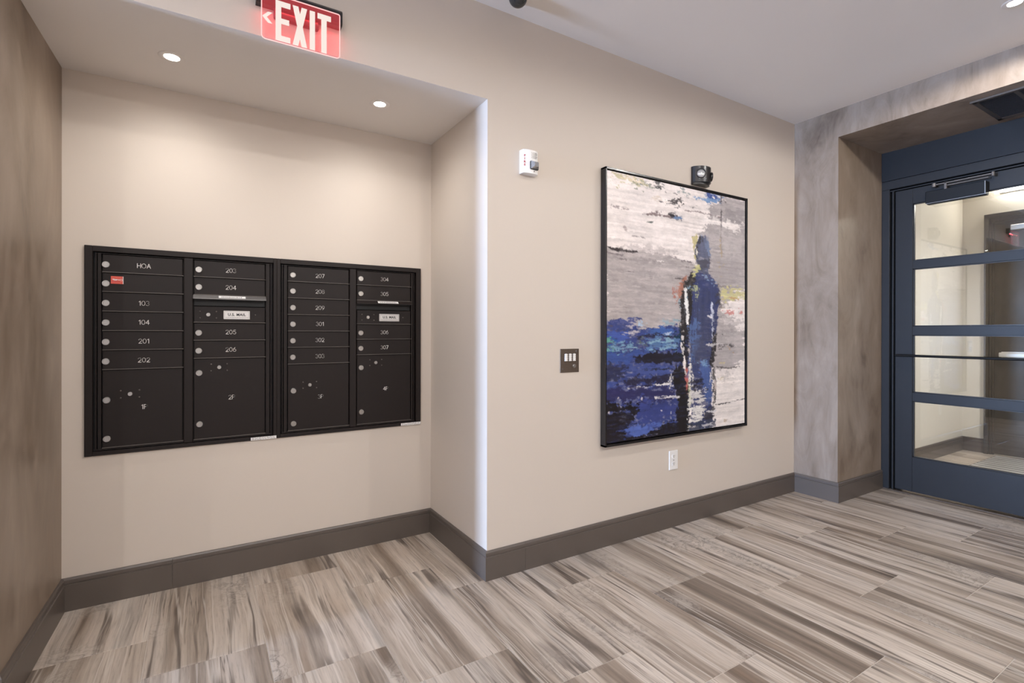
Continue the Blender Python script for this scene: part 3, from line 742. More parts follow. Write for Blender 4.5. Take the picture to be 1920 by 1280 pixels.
vx0, vx1, vy1, vy0 = 4.085, 4.585, 1.190, .622
t = thing('air_vent', (4.335, .906, ZO), 'bronze air vent grille in the soffit above the glazed doors', 'vent')
mb = MB(); mb.box((vx0+.02, vy0+.02, ZO-.0012), (vx1-.02, vy1-.02, ZO-.0002)); obj('backing', mb, M_DARK, t)
mb = MB()
for a, b in (((vx0, vy0), (vx0+.032, vy1)), ((vx1-.032, vy0), (vx1, vy1)), ((vx0, vy1-.026), (vx1, vy1)), ((vx0, vy0), (vx1, vy0+.026))): mb.box((a[0], a[1], ZO-.008), (b[0], b[1], ZO-.0005), .0015)
for i in (1, 2): 
    yy = vy1-.026-i*(vy1-vy0-.052)/3; mb.box((vx0, yy-.011, ZO-.0075), (vx1, yy+.011, ZO-.0005), .0015)
obj('frame', mb, M_BRONZE, t)
mb = MB(); mb.box((vx0-.003, vy0, ZO-.012), (vx0+.001, vy1+.004, ZO-.0005)); obj('edge_strip', mb, M_BRONZE, t)
sl = MB(); sl.prism([(-.004, -.0065), (.008, -.0012), (.0086, -.0022), (-.0034, -.0075)], 'y', -(vy1-vy0-.056)/2, (vy1-vy0-.056)/2)
for v in sl.bm.verts: pass
SLAT = mesh_from(sl, 'slat'); SLAT.materials.append(M_SLAT)
for i in range(22): place('slat', SLAT, (vx0+.042+i*.0196, (vy0+vy1)/2, ZO), t)

# ================================================================== entrance grille in the vestibule floor
t = thing('floor_grille', (6.05, 1.0, 0), 'pale metal floor grille with dark gaps beyond the glass door', 'floor grille')
mb = MB(); mb.box((5.26, .10, -.002), (6.90, 1.80, .0035)); obj('well', mb, M_DARK, t)
br = MB(); br.box((-.034, -.845, .0030), (.034, .845, .0046), .0004); BAR = mesh_from(br, 'tread_bar'); BAR.materials.append(M_STEELW)
for i in range(18): place('tread_bar', BAR, (6.845-i*.0905, .95, 0), t)

# ================================================================== framed abstract painting
PX0, PX1, PZ0, PZ1, PD = 1.9765, 3.3165, .5870, 2.2040, .045
t = thing('framed_painting', ((PX0+PX1)/2, YM, PZ0), 'large abstract painting of a blue standing figure in a black frame', 'painting')
for (a, b) in (((PX0, PZ0), (PX0+.010, PZ1)), ((PX1-.012, PZ0), (PX1, PZ1)), ((PX0, PZ1-.012), (PX1, PZ1)), ((PX0, PZ0), (PX1, PZ0+.012))):
    mb = MB(); mb.box((a[0], YM-PD, a[1]), (b[0], YM-.002, b[1]), .0012); obj('frame_rail', mb, M_FRAME, t)
mb = MB(); mb.box((PX0+.004, YM-.012, PZ0+.004), (PX1-.004, YM-.004, PZ1-.004)); obj('frame_back', mb, M_FRAME, t)
CX0, CX1, CZ0, CZ1 = PX0+.0145, PX1-.0200, PZ0+.0200, PZ1-.0180
CY_ = YM-.036
STROKES=[
('P',[(-0.1,-0.1),(1.1,-0.1),(1.1,1.1),(-0.1,1.1)],(232,220,216),1,0,0),
('P',[(-0.008,0.281),(0.13,0.281),(0.302,0.285),(0.457,0.292),(0.552,0.3),(0.757,0.325),(0.904,0.355),(0.907,0.743),(-0.005,0.721)],(174,163,162),1,0.02,0),
('P',[(-0.008,0.288),(0.197,0.256),(0.362,0.257),(0.456,0.264),(0.457,0.292),(-0.008,0.304)],(190,178,176),0.7,0.03,0.4),
('P',[(0.69,0.046),(0.799,0.038),(0.798,0.002),(1.022,-0.0),(1.025,0.403),(0.693,0.408),(0.654,0.296),(0.624,0.178),(0.691,0.147),(0.683,0.103)],(168,158,158),1,0.02,0),
('P',[(0.815,0.048),(0.996,0.041),(0.997,0.093),(0.815,0.107)],(150,141,143),0.7,0.04,0),
('P',[(0.683,0.103),(0.783,0.097),(0.98,0.103),(0.997,0.128),(0.946,0.149),(0.807,0.137),(0.691,0.135)],(226,216,212),0.9,0.03,0.35),
('P',[(0.832,0.159),(1.006,0.153),(1.007,0.231),(0.816,0.253)],(186,176,175),0.6,0.05,0),
('P',[(0.707,0.293),(1.007,0.257),(1.008,0.373),(0.77,0.388)],(158,148,148),0.6,0.05,0),
('P',[(0.002,0.297),(0.255,0.306),(0.457,0.313),(0.457,0.328),(0.002,0.322)],(152,142,142),0.7,0.03,0.5),
('P',[(0.003,0.351),(0.455,0.36),(0.456,0.377),(0.003,0.377)],(160,150,150),0.6,0.03,0.4),
('P',[(0.016,0.008),(0.128,-0.0),(0.253,0.01),(0.276,0.024),(0.184,0.035),(0.074,0.033)],(190,178,130),0.9,0.04,0.45),
('P',[(0.085,0.005),(0.195,0.004),(0.23,0.02),(0.145,0.027)],(222,200,160),0.7,0.03,0.3),
('P',[(0.15,0.026),(0.311,0.014),(0.348,0.036),(0.276,0.031),(0.173,0.037)],(110,120,100),0.8,0.03,0.5),
('P',[(0.253,0.001),(0.353,0.0),(0.36,0.017),(0.375,0.034),(0.336,0.037),(0.3,0.021)],(38,36,40),0.95,0.03,0.3),
('P',[(0.3,0.065),(0.384,0.061),(0.384,0.073),(0.306,0.079)],(205,185,165),0.8,0.02,0.3),
('P',[(0.348,0.065),(0.455,0.065),(0.455,0.083),(0.397,0.075),(0.354,0.077)],(50,42,50),0.9,0.03,0.55),
('P',[(0.417,0.057),(0.451,0.051),(0.507,0.05),(0.51,0.074),(0.458,0.079),(0.417,0.08)],(40,30,36),0.95,0.03,0.35),
('P',[(0.546,0.07),(0.586,0.069),(0.582,0.08),(0.553,0.079)],(50,42,48),0.8,0.02,0.4),
('P',[(0.001,0.125),(0.064,0.124),(0.151,0.126),(0.075,0.131),(0.001,0.135)],(150,132,134),0.9,0.012,0),
('P',[(0.213,0.133),(0.324,0.12),(0.455,0.115),(0.455,0.138),(0.361,0.135),(0.277,0.137)],(110,86,88),0.9,0.02,0.3),
('P',[(0.324,0.125),(0.455,0.116),(0.455,0.136),(0.385,0.136)],(44,36,46),0.95,0.03,0.5),
('P',[(0.417,0.117),(0.458,0.118),(0.5,0.122),(0.486,0.135),(0.417,0.138)],(40,34,44),0.9,0.03,0.5),
('P',[(0.427,0.127),(0.49,0.123),(0.49,0.135),(0.431,0.138)],(95,130,190),1,0.012,0),
('P',[(0.257,0.161),(0.289,0.158),(0.289,0.166),(0.26,0.169)],(70,84,80),0.9,0.012,0.3),
('L',[(0.108,0.198),(0.122,0.209)],0.012,(160,140,140),0.8,0.3),
('L',[(0.108,0.226),(0.225,0.228)],0.007,(150,135,135),0.8,0.4),
('P',[(-0.001,0.281),(0.076,0.28),(0.2,0.286),(0.186,0.291),(0.065,0.292),(0.002,0.289)],(48,38,42),1,0.008,0),
('L',[(0.002,0.3),(0.098,0.306)],0.008,(110,100,104),0.8,0.4),
('L',[(0.197,0.296),(0.267,0.305)],0.01,(110,100,104),0.8,0.4),
('L',[(0.32,0.312),(0.386,0.311)],0.006,(235,226,222),0.9,0.3),
('L',[(0.066,0.321),(0.125,0.322)],0.008,(95,86,90),0.8,0.5),
('L',[(0.125,0.365),(0.175,0.367)],0.006,(95,86,90),0.8,0.4),
('L',[(0.514,0.095),(0.63,0.091),(0.791,0.097)],0.006,(120,96,100),0.8,0.3),
('P',[(0.471,0.008),(0.564,0.004),(0.564,0.03),(0.492,0.021)],(130,145,145),0.85,0.03,0.4),
('P',[(0.619,0.038),(0.667,0.012),(0.759,-0.003),(0.798,0.004),(0.795,0.038),(0.728,0.041),(0.652,0.04)],(90,135,200),0.95,0.03,0.2),
('P',[(0.667,0.008),(0.751,-0.0),(0.759,0.023),(0.697,0.022)],(45,75,165),0.95,0.03,0.25),
('P',[(0.743,0.007),(0.798,0.004),(0.799,0.021),(0.759,0.021)],(150,140,170),0.8,0.03,0.3),
('L',[(0.798,0.006),(0.798,0.137)],0.01,(60,52,58),0.85,0.3),
('P',[(0.798,0.006),(0.818,0.008),(0.819,0.048),(0.803,0.045)],(62,55,62),0.8,0.03,0.5),
('L',[(0.796,0.138),(0.793,0.263)],0.008,(140,128,120),0.8,0.3),
('P',[(0.78,0.222),(0.8,0.22),(0.797,0.266),(0.785,0.263)],(176,150,110),0.8,0.02,0.4),
('P',[(0.785,0.288),(0.809,0.289),(0.813,0.311),(0.789,0.308)],(180,160,120),0.7,0.03,0.4),
('P',[(0.797,0.35),(0.825,0.35),(0.824,0.363),(0.8,0.362)],(165,140,90),0.8,0.02,0.3),
('L',[(0.762,0.393),(0.866,0.392)],0.006,(120,110,100),0.7,0.3),
('P',[(0.771,0.403),(1.016,0.406),(1.016,0.435),(0.934,0.45),(0.815,0.464),(0.776,0.45)],(206,196,124),0.95,0.03,0.15),
('P',[(0.785,0.41),(1.006,0.414),(1.006,0.427),(0.795,0.429)],(190,186,130),0.7,0.03,0.3),
('P',[(0.873,0.434),(0.934,0.435),(0.934,0.458),(0.884,0.452)],(190,130,60),0.7,0.03,0.6),
('P',[(0.815,0.464),(1.016,0.445),(1.017,0.527),(0.935,0.523),(0.806,0.518)],(232,220,216),0.95,0.03,0.1),
('P',[(0.806,0.508),(0.854,0.499),(0.934,0.494),(0.996,0.501),(0.991,0.513),(0.914,0.509),(0.825,0.518)],(212,120,112),0.9,0.015,0.25),
('P',[(0.8,0.455),(0.825,0.459),(0.815,0.5),(0.803,0.495)],(190,160,110),0.7,0.02,0.5),
('P',[(0.806,0.518),(0.935,0.523),(1.002,0.538),(0.997,0.58),(0.935,0.565),(0.816,0.566)],(196,186,184),0.9,0.04,0.3),
('P',[(0.935,0.549),(0.986,0.554),(0.981,0.582),(0.94,0.575)],(232,224,220),0.9,0.03,0.4),
('P',[(0.768,0.571),(1.018,0.585),(1.019,0.727),(0.876,0.75),(0.741,0.752),(0.749,0.652)],(164,155,155),0.85,0.03,0),
('P',[(0.826,0.601),(0.997,0.611),(0.997,0.638),(0.836,0.627)],(186,176,175),0.6,0.04,0),
('P',[(0.746,0.797),(0.798,0.789),(0.896,0.776),(0.936,0.736),(1.019,0.706),(1.022,1.023),(0.748,1.002)],(230,219,213),1,0.02,0),
('P',[(0.817,0.749),(0.896,0.756),(0.877,0.786),(0.798,0.804)],(200,190,186),0.8,0.04,0.35),
('P',[(0.793,0.773),(0.822,0.772),(0.818,0.799),(0.796,0.799)],(190,175,110),0.8,0.02,0.3),
('P',[(0.803,0.718),(0.841,0.72),(0.832,0.734),(0.807,0.731)],(196,180,120),0.8,0.02,0.3),
('P',[(0.846,0.657),(0.875,0.66),(0.881,0.681),(0.856,0.678)],(178,140,80),0.85,0.02,0.2),
('P',[(0.819,0.972),(0.837,0.973),(0.834,0.993),(0.818,0.99)],(190,160,120),0.8,0.02,0.4),
('L',[(0.747,0.901),(0.828,0.903),(0.918,0.895),(1.002,0.89)],0.006,(40,30,34),0.95,0.15),
('L',[(0.717,0.74),(0.798,0.741),(0.856,0.75),(0.957,0.744)],0.006,(60,50,52),0.85,0.35),
('P',[(-0.054,0.558),(0.035,0.542),(0.196,0.539),(0.203,0.57),(0.28,0.576),(0.459,0.57),(0.502,0.579),(0.545,0.598),(0.549,1.08),(-0.051,1.024)],(44,62,140),1,0.02,0),
('P',[(0.021,0.542),(0.114,0.543),(0.196,0.539),(0.188,0.553),(0.1,0.563),(0.015,0.561)],(74,84,160),0.95,0.03,0.45),
('P',[(0.114,0.547),(0.211,0.55),(0.211,0.575),(0.129,0.573)],(180,170,178),0.9,0.03,0.4),
('P',[(-0.054,0.562),(0.1,0.563),(0.136,0.582),(0.015,0.587)],(84,74,92),0.8,0.03,0.3),
('P',[(0.222,0.55),(0.272,0.551),(0.272,0.563),(0.226,0.563)],(150,180,210),0.9,0.03,0.3),
('P',[(0.352,0.539),(0.442,0.554),(0.493,0.567),(0.36,0.571)],(130,165,200),0.8,0.03,0.3),
('P',[(0.022,0.587),(0.093,0.58),(0.151,0.593),(0.151,0.615),(0.05,0.619),(0.015,0.604)],(52,82,182),1,0.03,0),
('P',[(0.234,0.586),(0.328,0.574),(0.446,0.572),(0.426,0.599),(0.328,0.603),(0.249,0.595)],(48,96,190),1,0.02,0),
('P',[(0.136,0.584),(0.211,0.586),(0.211,0.599),(0.159,0.597)],(196,188,190),0.85,0.03,0.45),
('P',[(0.189,0.604),(0.344,0.599),(0.426,0.608),(0.426,0.613),(0.296,0.615),(0.196,0.62)],(34,28,40),0.9,0.02,0.2),
('P',[(0.166,0.617),(0.257,0.615),(0.258,0.642),(0.181,0.644)],(96,112,92),0.9,0.03,0.3),
('P',[(0.189,0.626),(0.227,0.624),(0.223,0.644),(0.189,0.644)],(160,190,190),0.8,0.03,0.4),
('P',[(-0.054,0.605),(0.054,0.609),(0.061,0.622),(0.026,0.643),(0.05,0.661),(-0.053,0.662)],(86,170,160),0.9,0.03,0.25),
('P',[(0.022,0.613),(0.057,0.619),(0.043,0.639),(0.015,0.63)],(-40,90,190),0.9,0.02,0.2),
('P',[(0.043,0.639),(0.151,0.633),(0.174,0.657),(0.057,0.663)],(110,160,205),0.85,0.04,0.45),
('P',[(0.25,0.62),(0.459,0.613),(0.468,0.66),(0.266,0.67)],(76,122,190),0.9,0.03,0.3),
('P',[(0.265,0.631),(0.459,0.622),(0.46,0.646),(0.281,0.654)],(130,175,210),0.7,0.04,0.55),
('P',[(0.376,0.599),(0.434,0.594),(0.426,0.61),(0.381,0.608)],(185,200,220),0.8,0.02,0.5),
('P',[(-0.053,0.664),(0.25,0.667),(0.266,0.676),(0.144,0.684),(0.145,0.706),(-0.053,0.698)],(46,78,168),1,0.03,0),
('P',[(0.152,0.688),(0.219,0.68),(0.329,0.674),(0.511,0.674),(0.511,0.713),(0.329,0.714),(0.174,0.715)],(28,23,38),1,0.02,0),
('P',[(-0.053,0.702),(0.145,0.708),(0.116,0.771),(-0.052,0.778)],(38,40,80),0.9,0.04,0),
('P',[(0.13,0.719),(0.427,0.721),(0.427,0.758),(0.13,0.754)],(56,76,158),0.95,0.04,0),
('L',[(0.22,0.736),(0.427,0.737)],0.01,(30,26,40),0.9,0.35),
('L',[(0.418,0.662),(0.46,0.661)],0.006,(26,22,34),0.9,0.2),
('P',[(0.109,0.771),(0.235,0.764),(0.427,0.763),(0.444,0.797),(0.131,0.796)],(34,30,66),1,0.03,0),
('P',[(-0.052,0.776),(0.087,0.781),(0.08,0.796),(-0.052,0.791)],(46,70,160),0.9,0.03,0),
('L',[(0.127,0.8),(0.267,0.802),(0.411,0.797)],0.009,(222,216,214),0.9,0.5),
('P',[(-0.052,0.795),(0.428,0.812),(0.428,0.871),(-0.052,0.846)],(42,38,100),0.95,0.03,0),
('P',[(-0.052,0.842),(0.153,0.861),(0.267,0.872),(0.252,0.898),(-0.052,0.88)],(24,17,22),1,0.03,0),
('P',[(0.252,0.862),(0.462,0.868),(0.462,0.916),(0.331,0.949),(0.184,0.93),(0.191,0.904)],(48,62,146),0.95,0.04,0),
('P',[(-0.052,0.88),(0.176,0.903),(0.184,0.939),(0.117,0.961),(0.118,1.04),(-0.051,1.024)],(27,20,28),1,0.03,0),
('P',[(0.268,0.963),(0.396,0.944),(0.548,0.935),(0.549,1.08),(0.253,1.052)],(26,19,24),1,0.03,0),
('P',[(0.117,0.98),(0.284,0.991),(0.284,1.055),(0.118,1.04)],(28,21,26),1,0.02,0),
('P',[(0.128,0.97),(0.154,0.95),(0.214,0.943),(0.291,0.946),(0.363,0.951),(0.284,0.969),(0.222,0.989),(0.139,0.982)],(70,98,196),1,0.025,0),
('P',[(0.268,0.936),(0.379,0.943),(0.347,0.964),(0.26,0.962)],(52,72,160),0.8,0.03,0),
('P',[(0.427,0.73),(0.546,0.723),(0.549,1.08),(0.532,1.078),(0.462,0.93),(0.462,0.873),(0.436,0.806)],(27,20,22),1,0.02,0),
('P',[(0.468,0.57),(0.545,0.55),(0.546,0.685),(0.503,0.684),(0.472,0.613)],(-40,34,42),0.85,0.03,0.35),
('L',[(0.417,0.758),(0.417,0.8),(0.417,0.941)],0.007,(226,220,214),0.85,0.55),
('P',[(0.402,0.772),(0.431,0.775),(0.429,0.829),(0.411,0.828)],(210,205,200),0.8,0.03,0.6),
('L',[(0.306,0.847),(0.395,0.849),(0.47,0.852)],0.01,(222,216,216),0.9,0.3),
('L',[(0.069,0.837),(0.074,0.837)],0.008,(210,200,205),0.9,0),
('L',[(0.219,0.848),(0.224,0.848)],0.008,(210,200,205),0.9,0),
('L',[(0.014,0.886),(0.018,0.886)],0.008,(210,200,205),0.9,0),
('L',[(0.35,0.902),(0.355,0.902)],0.008,(210,200,205),0.9,0),
('P',[(0.444,0.404),(0.487,0.407),(0.483,0.469),(0.462,0.465)],(186,110,90),0.9,0.03,0.2),
('P',[(0.483,0.412),(0.512,0.411),(0.518,0.554),(0.501,0.569),(0.479,0.488)],(130,160,190),0.85,0.02,0.3),
('P',[(0.492,0.555),(0.531,0.535),(0.55,0.718),(0.542,0.843),(0.502,0.717)],(34,28,36),0.95,0.02,0.15),
('P',[(0.481,0.401),(0.523,0.36),(0.585,0.352),(0.61,0.339),(0.613,0.62),(0.49,0.62)],(42,36,38),1,0.015,0),
('P',[(0.461,0.441),(0.474,0.393),(0.523,0.358),(0.548,0.36),(0.509,0.384),(0.482,0.456),(0.472,0.464)],(176,112,88),0.95,0.012,0.2),
('P',[(0.517,0.395),(0.545,0.396),(0.535,0.454),(0.517,0.462)],(140,175,215),0.9,0.02,0.3),
('P',[(0.53,0.41),(0.587,0.408),(0.579,0.534),(0.548,0.549)],(40,34,36),1,0.015,0),
('P',[(0.585,0.345),(0.61,0.323),(0.655,0.331),(0.7,0.346),(0.739,0.369),(0.762,0.393),(0.782,0.446),(0.779,0.495),(0.586,0.5)],(52,64,128),1,0.012,0),
('P',[(0.578,0.398),(0.771,0.39),(0.781,0.445),(0.763,0.576),(0.73,0.602),(0.722,0.721),(0.719,0.891),(0.738,0.997),(0.565,0.984),(0.55,0.747),(0.557,0.554)],(50,60,118),1,0.01,0),
('P',[(0.592,0.456),(0.71,0.452),(0.711,0.612),(0.593,0.631)],(58,64,108),0.7,0.05,0),
('P',[(0.549,0.568),(0.628,0.533),(0.638,0.612),(0.594,0.709),(0.558,0.699)],(76,106,176),0.85,0.03,0.15),
('P',[(0.584,0.617),(0.711,0.617),(0.712,0.711),(0.576,0.718)],(66,70,108),0.7,0.04,0),
('P',[(0.634,0.71),(0.712,0.721),(0.719,0.891),(0.677,0.893),(0.649,0.838)],(62,90,170),0.95,0.02,0),
('P',[(0.643,0.71),(0.694,0.711),(0.685,0.74),(0.646,0.744)],(110,150,205),0.9,0.02,0.2),
('P',[(0.725,0.592),(0.766,0.576),(0.754,0.652),(0.74,0.712),(0.727,0.751),(0.712,0.721),(0.726,0.642)],(32,24,28),0.95,0.015,0),
('P',[(0.722,0.751),(0.75,0.742),(0.752,0.902),(0.728,0.906)],(36,28,34),0.9,0.015,0.15),
('P',[(0.724,0.447),(0.74,0.491),(0.739,0.552),(0.728,0.624),(0.721,0.622),(0.725,0.552),(0.715,0.492)],(196,200,220),0.9,0.01,0.2),
('L',[(0.687,0.521),(0.725,0.533)],0.01,(220,215,220),0.9,0.4),
('P',[(0.747,0.426),(0.781,0.42),(0.786,0.475),(0.772,0.478)],(60,52,56),0.85,0.02,0.3),
('P',[(0.644,0.341),(0.677,0.352),(0.739,0.373),(0.762,0.405),(0.708,0.379),(0.655,0.361)],(130,155,205),0.85,0.02,0.3),
('P',[(0.574,0.393),(0.6,0.388),(0.611,0.419),(0.589,0.456),(0.576,0.433)],(176,180,130),0.9,0.02,0.3),
('P',[(0.578,0.408),(0.605,0.407),(0.596,0.441),(0.583,0.454)],(150,160,130),0.85,0.02,0.3),
('P',[(0.508,0.411),(0.53,0.41),(0.537,0.501),(0.548,0.535),(0.54,0.573),(0.52,0.53),(0.509,0.468)],(236,234,232),1,0.008,0.1),
('P',[(0.488,0.595),(0.505,0.59),(0.51,0.66),(0.498,0.679),(0.489,0.659)],(226,218,214),0.9,0.015,0.3),
('P',[(0.51,0.679),(0.524,0.717),(0.531,0.765),(0.522,0.765),(0.5,0.722)],(228,216,210),0.95,0.01,0.15),
('P',[(0.517,0.727),(0.537,0.737),(0.542,0.785),(0.532,0.833),(0.522,0.775)],(206,96,84),0.95,0.012,0.1),
('P',[(0.537,0.742),(0.554,0.747),(0.55,0.795),(0.542,0.775)],(86,104,170),0.9,0.02,0),
('P',[(0.554,0.679),(0.569,0.718),(0.581,0.786),(0.577,0.844),(0.56,0.892),(0.552,0.995),(0.542,0.994),(0.542,0.891),(0.551,0.834),(0.554,0.747)],(226,220,210),0.95,0.01,0.2),
('P',[(0.537,0.79),(0.56,0.834),(0.558,0.892),(0.547,0.891)],(190,190,140),0.7,0.01,0.3),
('P',[(0.586,0.777),(0.658,0.784),(0.649,0.838),(0.586,0.835)],(34,28,36),0.9,0.03,0.2),
('P',[(0.56,0.839),(0.658,0.841),(0.677,0.864),(0.677,0.888),(0.56,0.887)],(206,200,196),0.9,0.03,0.5),
('P',[(0.56,0.892),(0.677,0.908),(0.668,0.957),(0.596,0.974),(0.561,0.964)],(226,220,214),0.95,0.03,0.3),
('P',[(0.677,0.903),(0.747,0.902),(0.743,0.962),(0.668,0.962)],(44,38,44),0.9,0.03,0.35),
('P',[(0.561,0.969),(0.747,0.962),(0.752,1.003),(0.552,1.007)],(52,60,92),0.95,0.02,0.1),
('P',[(0.596,0.974),(0.743,0.975),(0.748,0.985),(0.605,0.987)],(200,196,200),0.8,0.02,0.5),
('L',[(0.686,0.927),(0.761,0.928)],0.008,(200,196,200),0.85,0.3),
('P',[(0.708,0.766),(0.731,0.759),(0.727,0.816),(0.713,0.816)],(214,208,206),0.9,0.02,0.4),
('P',[(0.737,0.802),(0.751,0.802),(0.749,0.842),(0.739,0.842)],(210,190,185),0.8,0.01,0.3),
('P',[(0.665,0.64),(0.778,0.644),(0.816,0.641),(0.778,0.652),(0.684,0.651)],(206,200,200),0.9,0.015,0.25),
('P',[(0.759,0.641),(0.856,0.642),(0.951,0.649),(0.936,0.659),(0.856,0.656),(0.778,0.653)],(46,40,44),0.9,0.02,0.4),
('P',[(0.768,0.594),(0.795,0.594),(0.789,0.619),(0.776,0.617)],(50,44,46),0.8,0.02,0.55),
('L',[(0.74,0.691),(0.764,0.691)],0.008,(60,52,56),0.8,0.2),
('P',[(0.613,0.195),(0.665,0.19),(0.691,0.212),(0.707,0.252),(0.7,0.302),(0.692,0.326),(0.704,0.354),(0.61,0.339),(0.614,0.307),(0.595,0.284),(0.587,0.245)],(92,96,124),1,0.008,0),
('P',[(0.654,0.195),(0.688,0.209),(0.705,0.248),(0.7,0.277),(0.669,0.247),(0.654,0.223)],(112,128,176),0.9,0.02,0.1),
('P',[(0.609,0.195),(0.646,0.192),(0.624,0.226),(0.604,0.283),(0.614,0.307),(0.591,0.28),(0.591,0.236)],(64,62,66),0.9,0.015,0.1),
('P',[(0.617,0.283),(0.696,0.281),(0.693,0.347),(0.625,0.33)],(72,70,84),0.85,0.03,0.15),
('P',[(0.569,0.198),(0.609,0.188),(0.603,0.219),(0.587,0.237),(0.595,0.292),(0.582,0.273),(0.576,0.23),(0.564,0.236)],(198,184,116),0.95,0.008,0.1),
('P',[(0.584,0.313),(0.614,0.305),(0.614,0.329),(0.581,0.357),(0.563,0.362)],(206,200,120),0.95,0.012,0.1),
('P',[(0.598,0.236),(0.609,0.255),(0.604,0.271),(0.596,0.26)],(235,228,215),0.9,0.008,0),
('P',[(0.564,0.192),(0.653,0.185),(0.652,0.191),(0.58,0.194)],(60,52,50),0.9,0.008,0.2),
('P',[(0.627,0.169),(0.646,0.176),(0.65,0.187),(0.631,0.187)],(190,190,205),0.8,0.02,0.2),
('L',[(0.447,0.375),(0.502,0.375)],0.006,(70,60,64),0.85,0.25),
('L',[(0.495,0.3),(0.581,0.303)],0.006,(100,90,94),0.85,0.25),
('L',[(0.523,0.322),(0.555,0.322)],0.005,(80,70,74),0.8,0.2),
]
def paint_canvas(W, H, seed=3):
    rs = np.random.RandomState(seed)
    ss, tt = np.meshgrid((np.arange(W)+.5)/W, (np.arange(H)+.5)/H)
    def vnoise(nx, ny):
        g = rs.rand(ny+2, nx+2); x = ss*nx; y = tt*ny
        xi = np.floor(x).astype(int); yi = np.floor(y).astype(int); fx = x-xi; fy = y-yi
        fx = fx*fx*(3-2*fx); fy = fy*fy*(3-2*fy)
        return (g[yi, xi]*(1-fx)+g[yi, xi+1]*fx)*(1-fy)+(g[yi+1, xi]*(1-fx)+g[yi+1, xi+1]*fx)*fy
    def fbm(nx, ny, o=4):
        v = 0; a = 1; s = 0
        for k in range(o): v = v+a*vnoise(int(nx*2**k), int(ny*2**k)); s += a; a *= .58
        return v/s-.5
    img = np.zeros((H, W, 3)); lin = lambda c: np.array([srgb(*c)[i] for i in range(3)])
    W1 = [(fbm(9, 14), fbm(9, 14)) for _ in range(5)]; W2 = [(fbm(40, 70, 3), fbm(40, 70, 3)) for _ in range(5)]
    DR = [fbm(10, 70, 4) for _ in range(4)]+[fbm(34, 60, 4) for _ in range(3)]+[fbm(70, 14, 4)]
    def inside(pts, X, Y):
        r = np.zeros(X.shape, bool); n = len(pts)
        for i in range(n):
            (x0, y0), (x1, y1) = pts[i], pts[(i+1) % n]
            if y0 == y1: continue
            c = ((y0 > Y) != (y1 > Y)) & (X < (x1-x0)*(Y-y0)/(y1-y0)+x0); r ^= c
        return r
    SP = [fbm(60, 110, 3) for _ in range(4)]+[fbm(22, 150, 3) for _ in range(4)]
    HS = [fbm(5, 120, 4) for _ in range(4)]; VS = [fbm(90, 6, 4) for _ in range(2)]
    for k, s in enumerate(STROKES):
        if s[0] == 'P': _, pts, col, al, rag, dry = s
        else: _, pts, wd, col, al, dry = s; rag = .004
        xs_ = [p[0] for p in pts]; ys_ = [p[1] for p in pts]
        tall = (max(ys_)-min(ys_))*1.2 > 1.6*(max(xs_)-min(xs_))
        stk = VS[k % 2] if tall else HS[k % 4]
        m = 0
        for q, amp in ((0, 1.0), (2, 1.9)):
            w1 = W1[(k+q) % 5]; w2 = W2[(k*3+q) % 5]
            X = ss+(w1[0]*2.0+w2[0]*1.1)*rag*amp+(0 if tall else stk*rag*3.2*amp); Y = tt+(w1[1]*1.4+w2[1]*1.0)*rag*.8*amp+(stk*rag*3.2*amp if tall else 0)
            if s[0] == 'P': mm = inside(pts, X, Y)
            else:
                dd = np.full(X.shape, 9.0)
                for (x0, y0), (x1, y1) in zip(pts, pts[1:]):
                    L2 = max((x1-x0)**2+(y1-y0)**2, 1e-9); c = np.clip(((X-x0)*(x1-x0)+(Y-y0)*(y1-y0))/L2, 0, 1)
                    dd = np.minimum(dd, np.hypot(X-x0-c*(x1-x0), (Y-y0-c*(y1-y0))*1.2))
                mm = dd < wd*.5
            m = m+mm
        sp = SP[k % 8]
        m = np.where(m == 2, 1.0, np.where(m == 1, (sp > 0).astype(float), 0.0))
        if m.sum() < 1: continue
        if dry:
            d = DR[(k*5+2) % 7]+stk*.8; m = m*(d > np.quantile(d, min(.9, dry)*.8))
        sm = m.copy(); sm[1:-1, 1:-1] = (m[1:-1, 1:-1]*4+m[:-2, 1:-1]+m[2:, 1:-1]+m[1:-1, :-2]+m[1:-1, 2:])/8
        tone = 1+stk*.55+W1[k % 5][0]*.35+W2[k % 5][0]*.18
        c0 = lin(col); g0 = c0 @ np.array([.3, .55, .15]); c0 = c0*.80+g0*.20; c0 = c0*np.array([1, 1, .86 if col[2] > col[0]*1.4 else 1])
        a_ = (sm*al*np.clip(1-.35*np.maximum(0, -SP[(k+3) % 8]*2.2), 0, 1) if rag else sm*al)[..., None]
        img = img*(1-a_)+(c0*tone[..., None])*a_
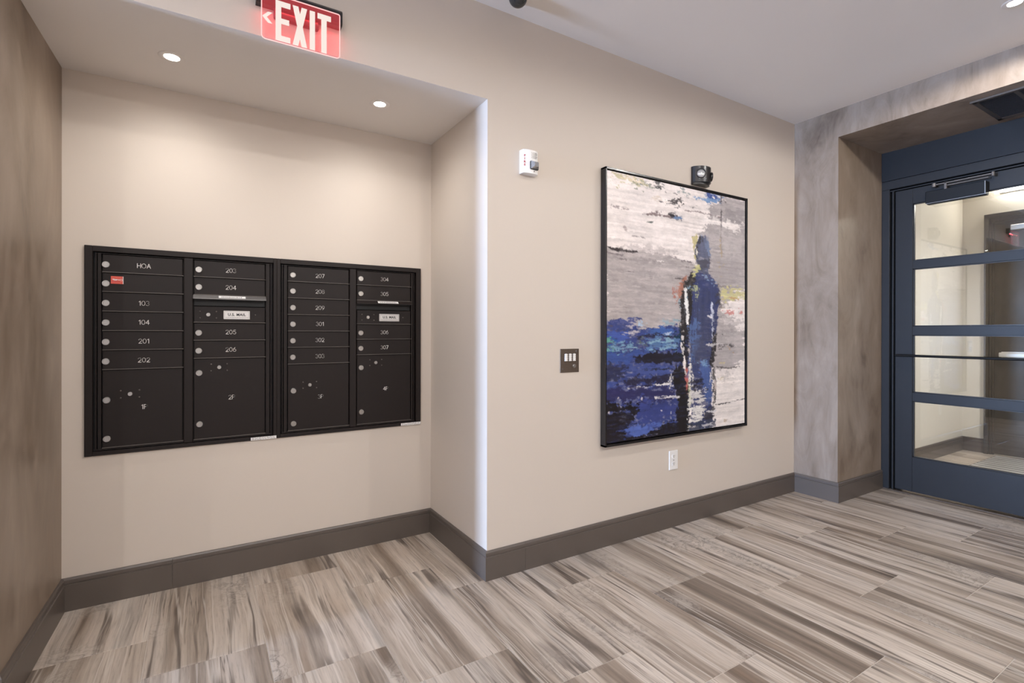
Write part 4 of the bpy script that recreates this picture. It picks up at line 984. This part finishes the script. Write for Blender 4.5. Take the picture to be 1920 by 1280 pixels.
    jx = (fbm(90, 150, 2)*4).round().astype(int); jy = (fbm(90, 150, 2)*3).round().astype(int)
    ii, jj = np.meshgrid(np.arange(H), np.arange(W), indexing='ij')
    img = img[np.clip(ii+jy, 0, H-1), np.clip(jj+jx, 0, W-1)]
    return np.clip(img*(1+fbm(60, 160, 2)[..., None]*.14), 0, 1)
W_, H_ = 340, 520
img = paint_canvas(W_, H_)
xs = np.linspace(CX0, CX1, W_); zs = np.linspace(CZ1, CZ0, H_)
gx, gz = np.meshgrid(xs, zs); lum = img.mean(2)
ox, oz = (CX0+CX1)/2, (CZ0+CZ1)/2
co = np.stack([gx-ox, -(lum-.4)*.0012, gz-oz], 2).reshape(-1, 3)
idx = np.arange(W_*H_).reshape(H_, W_)
quads = np.stack([idx[:-1, :-1], idx[1:, :-1], idx[1:, 1:], idx[:-1, 1:]], 2).reshape(-1, 4)
me = bpy.data.meshes.new('canvas')
me.vertices.add(len(co)); me.vertices.foreach_set('co', co.ravel().astype(np.float32))
me.loops.add(quads.size); me.loops.foreach_set('vertex_index', quads.ravel().astype(np.int32))
me.polygons.add(len(quads)); me.polygons.foreach_set('loop_start', (np.arange(len(quads))*4).astype(np.int32))
me.update(calc_edges=True); me.validate()
ca = me.color_attributes.new('paint', 'FLOAT_COLOR', 'POINT')
ca.data.foreach_set('color', np.concatenate([img.reshape(-1, 3), np.ones((W_*H_, 1))], 1).ravel().astype(np.float32))
for p in me.polygons: p.use_smooth = True
tn = NT('oil_paint'); at = tn.n('VertexColor'); at.layer_name = 'paint'
wv = tn.noise(tn.mapping(tn.pos(), (1, 1, 3)), 160, 3)
tn.set(tn.mix(1.0, at.outputs[0], tn.ramp(wv, [(.3, .93), (.7, 1.05)]), 'MULTIPLY'), .42, 0, .4); tn.bump(wv, .08, .002)
me.materials.append(tn.m)
place('canvas', me, (ox, CY_, oz), t)
mb = MB(); mb.box((CX0, CY_+.0015, CZ0), (CX1, YM-.010, CZ1)); obj('canvas_stretcher', mb, M_LETTER, t)
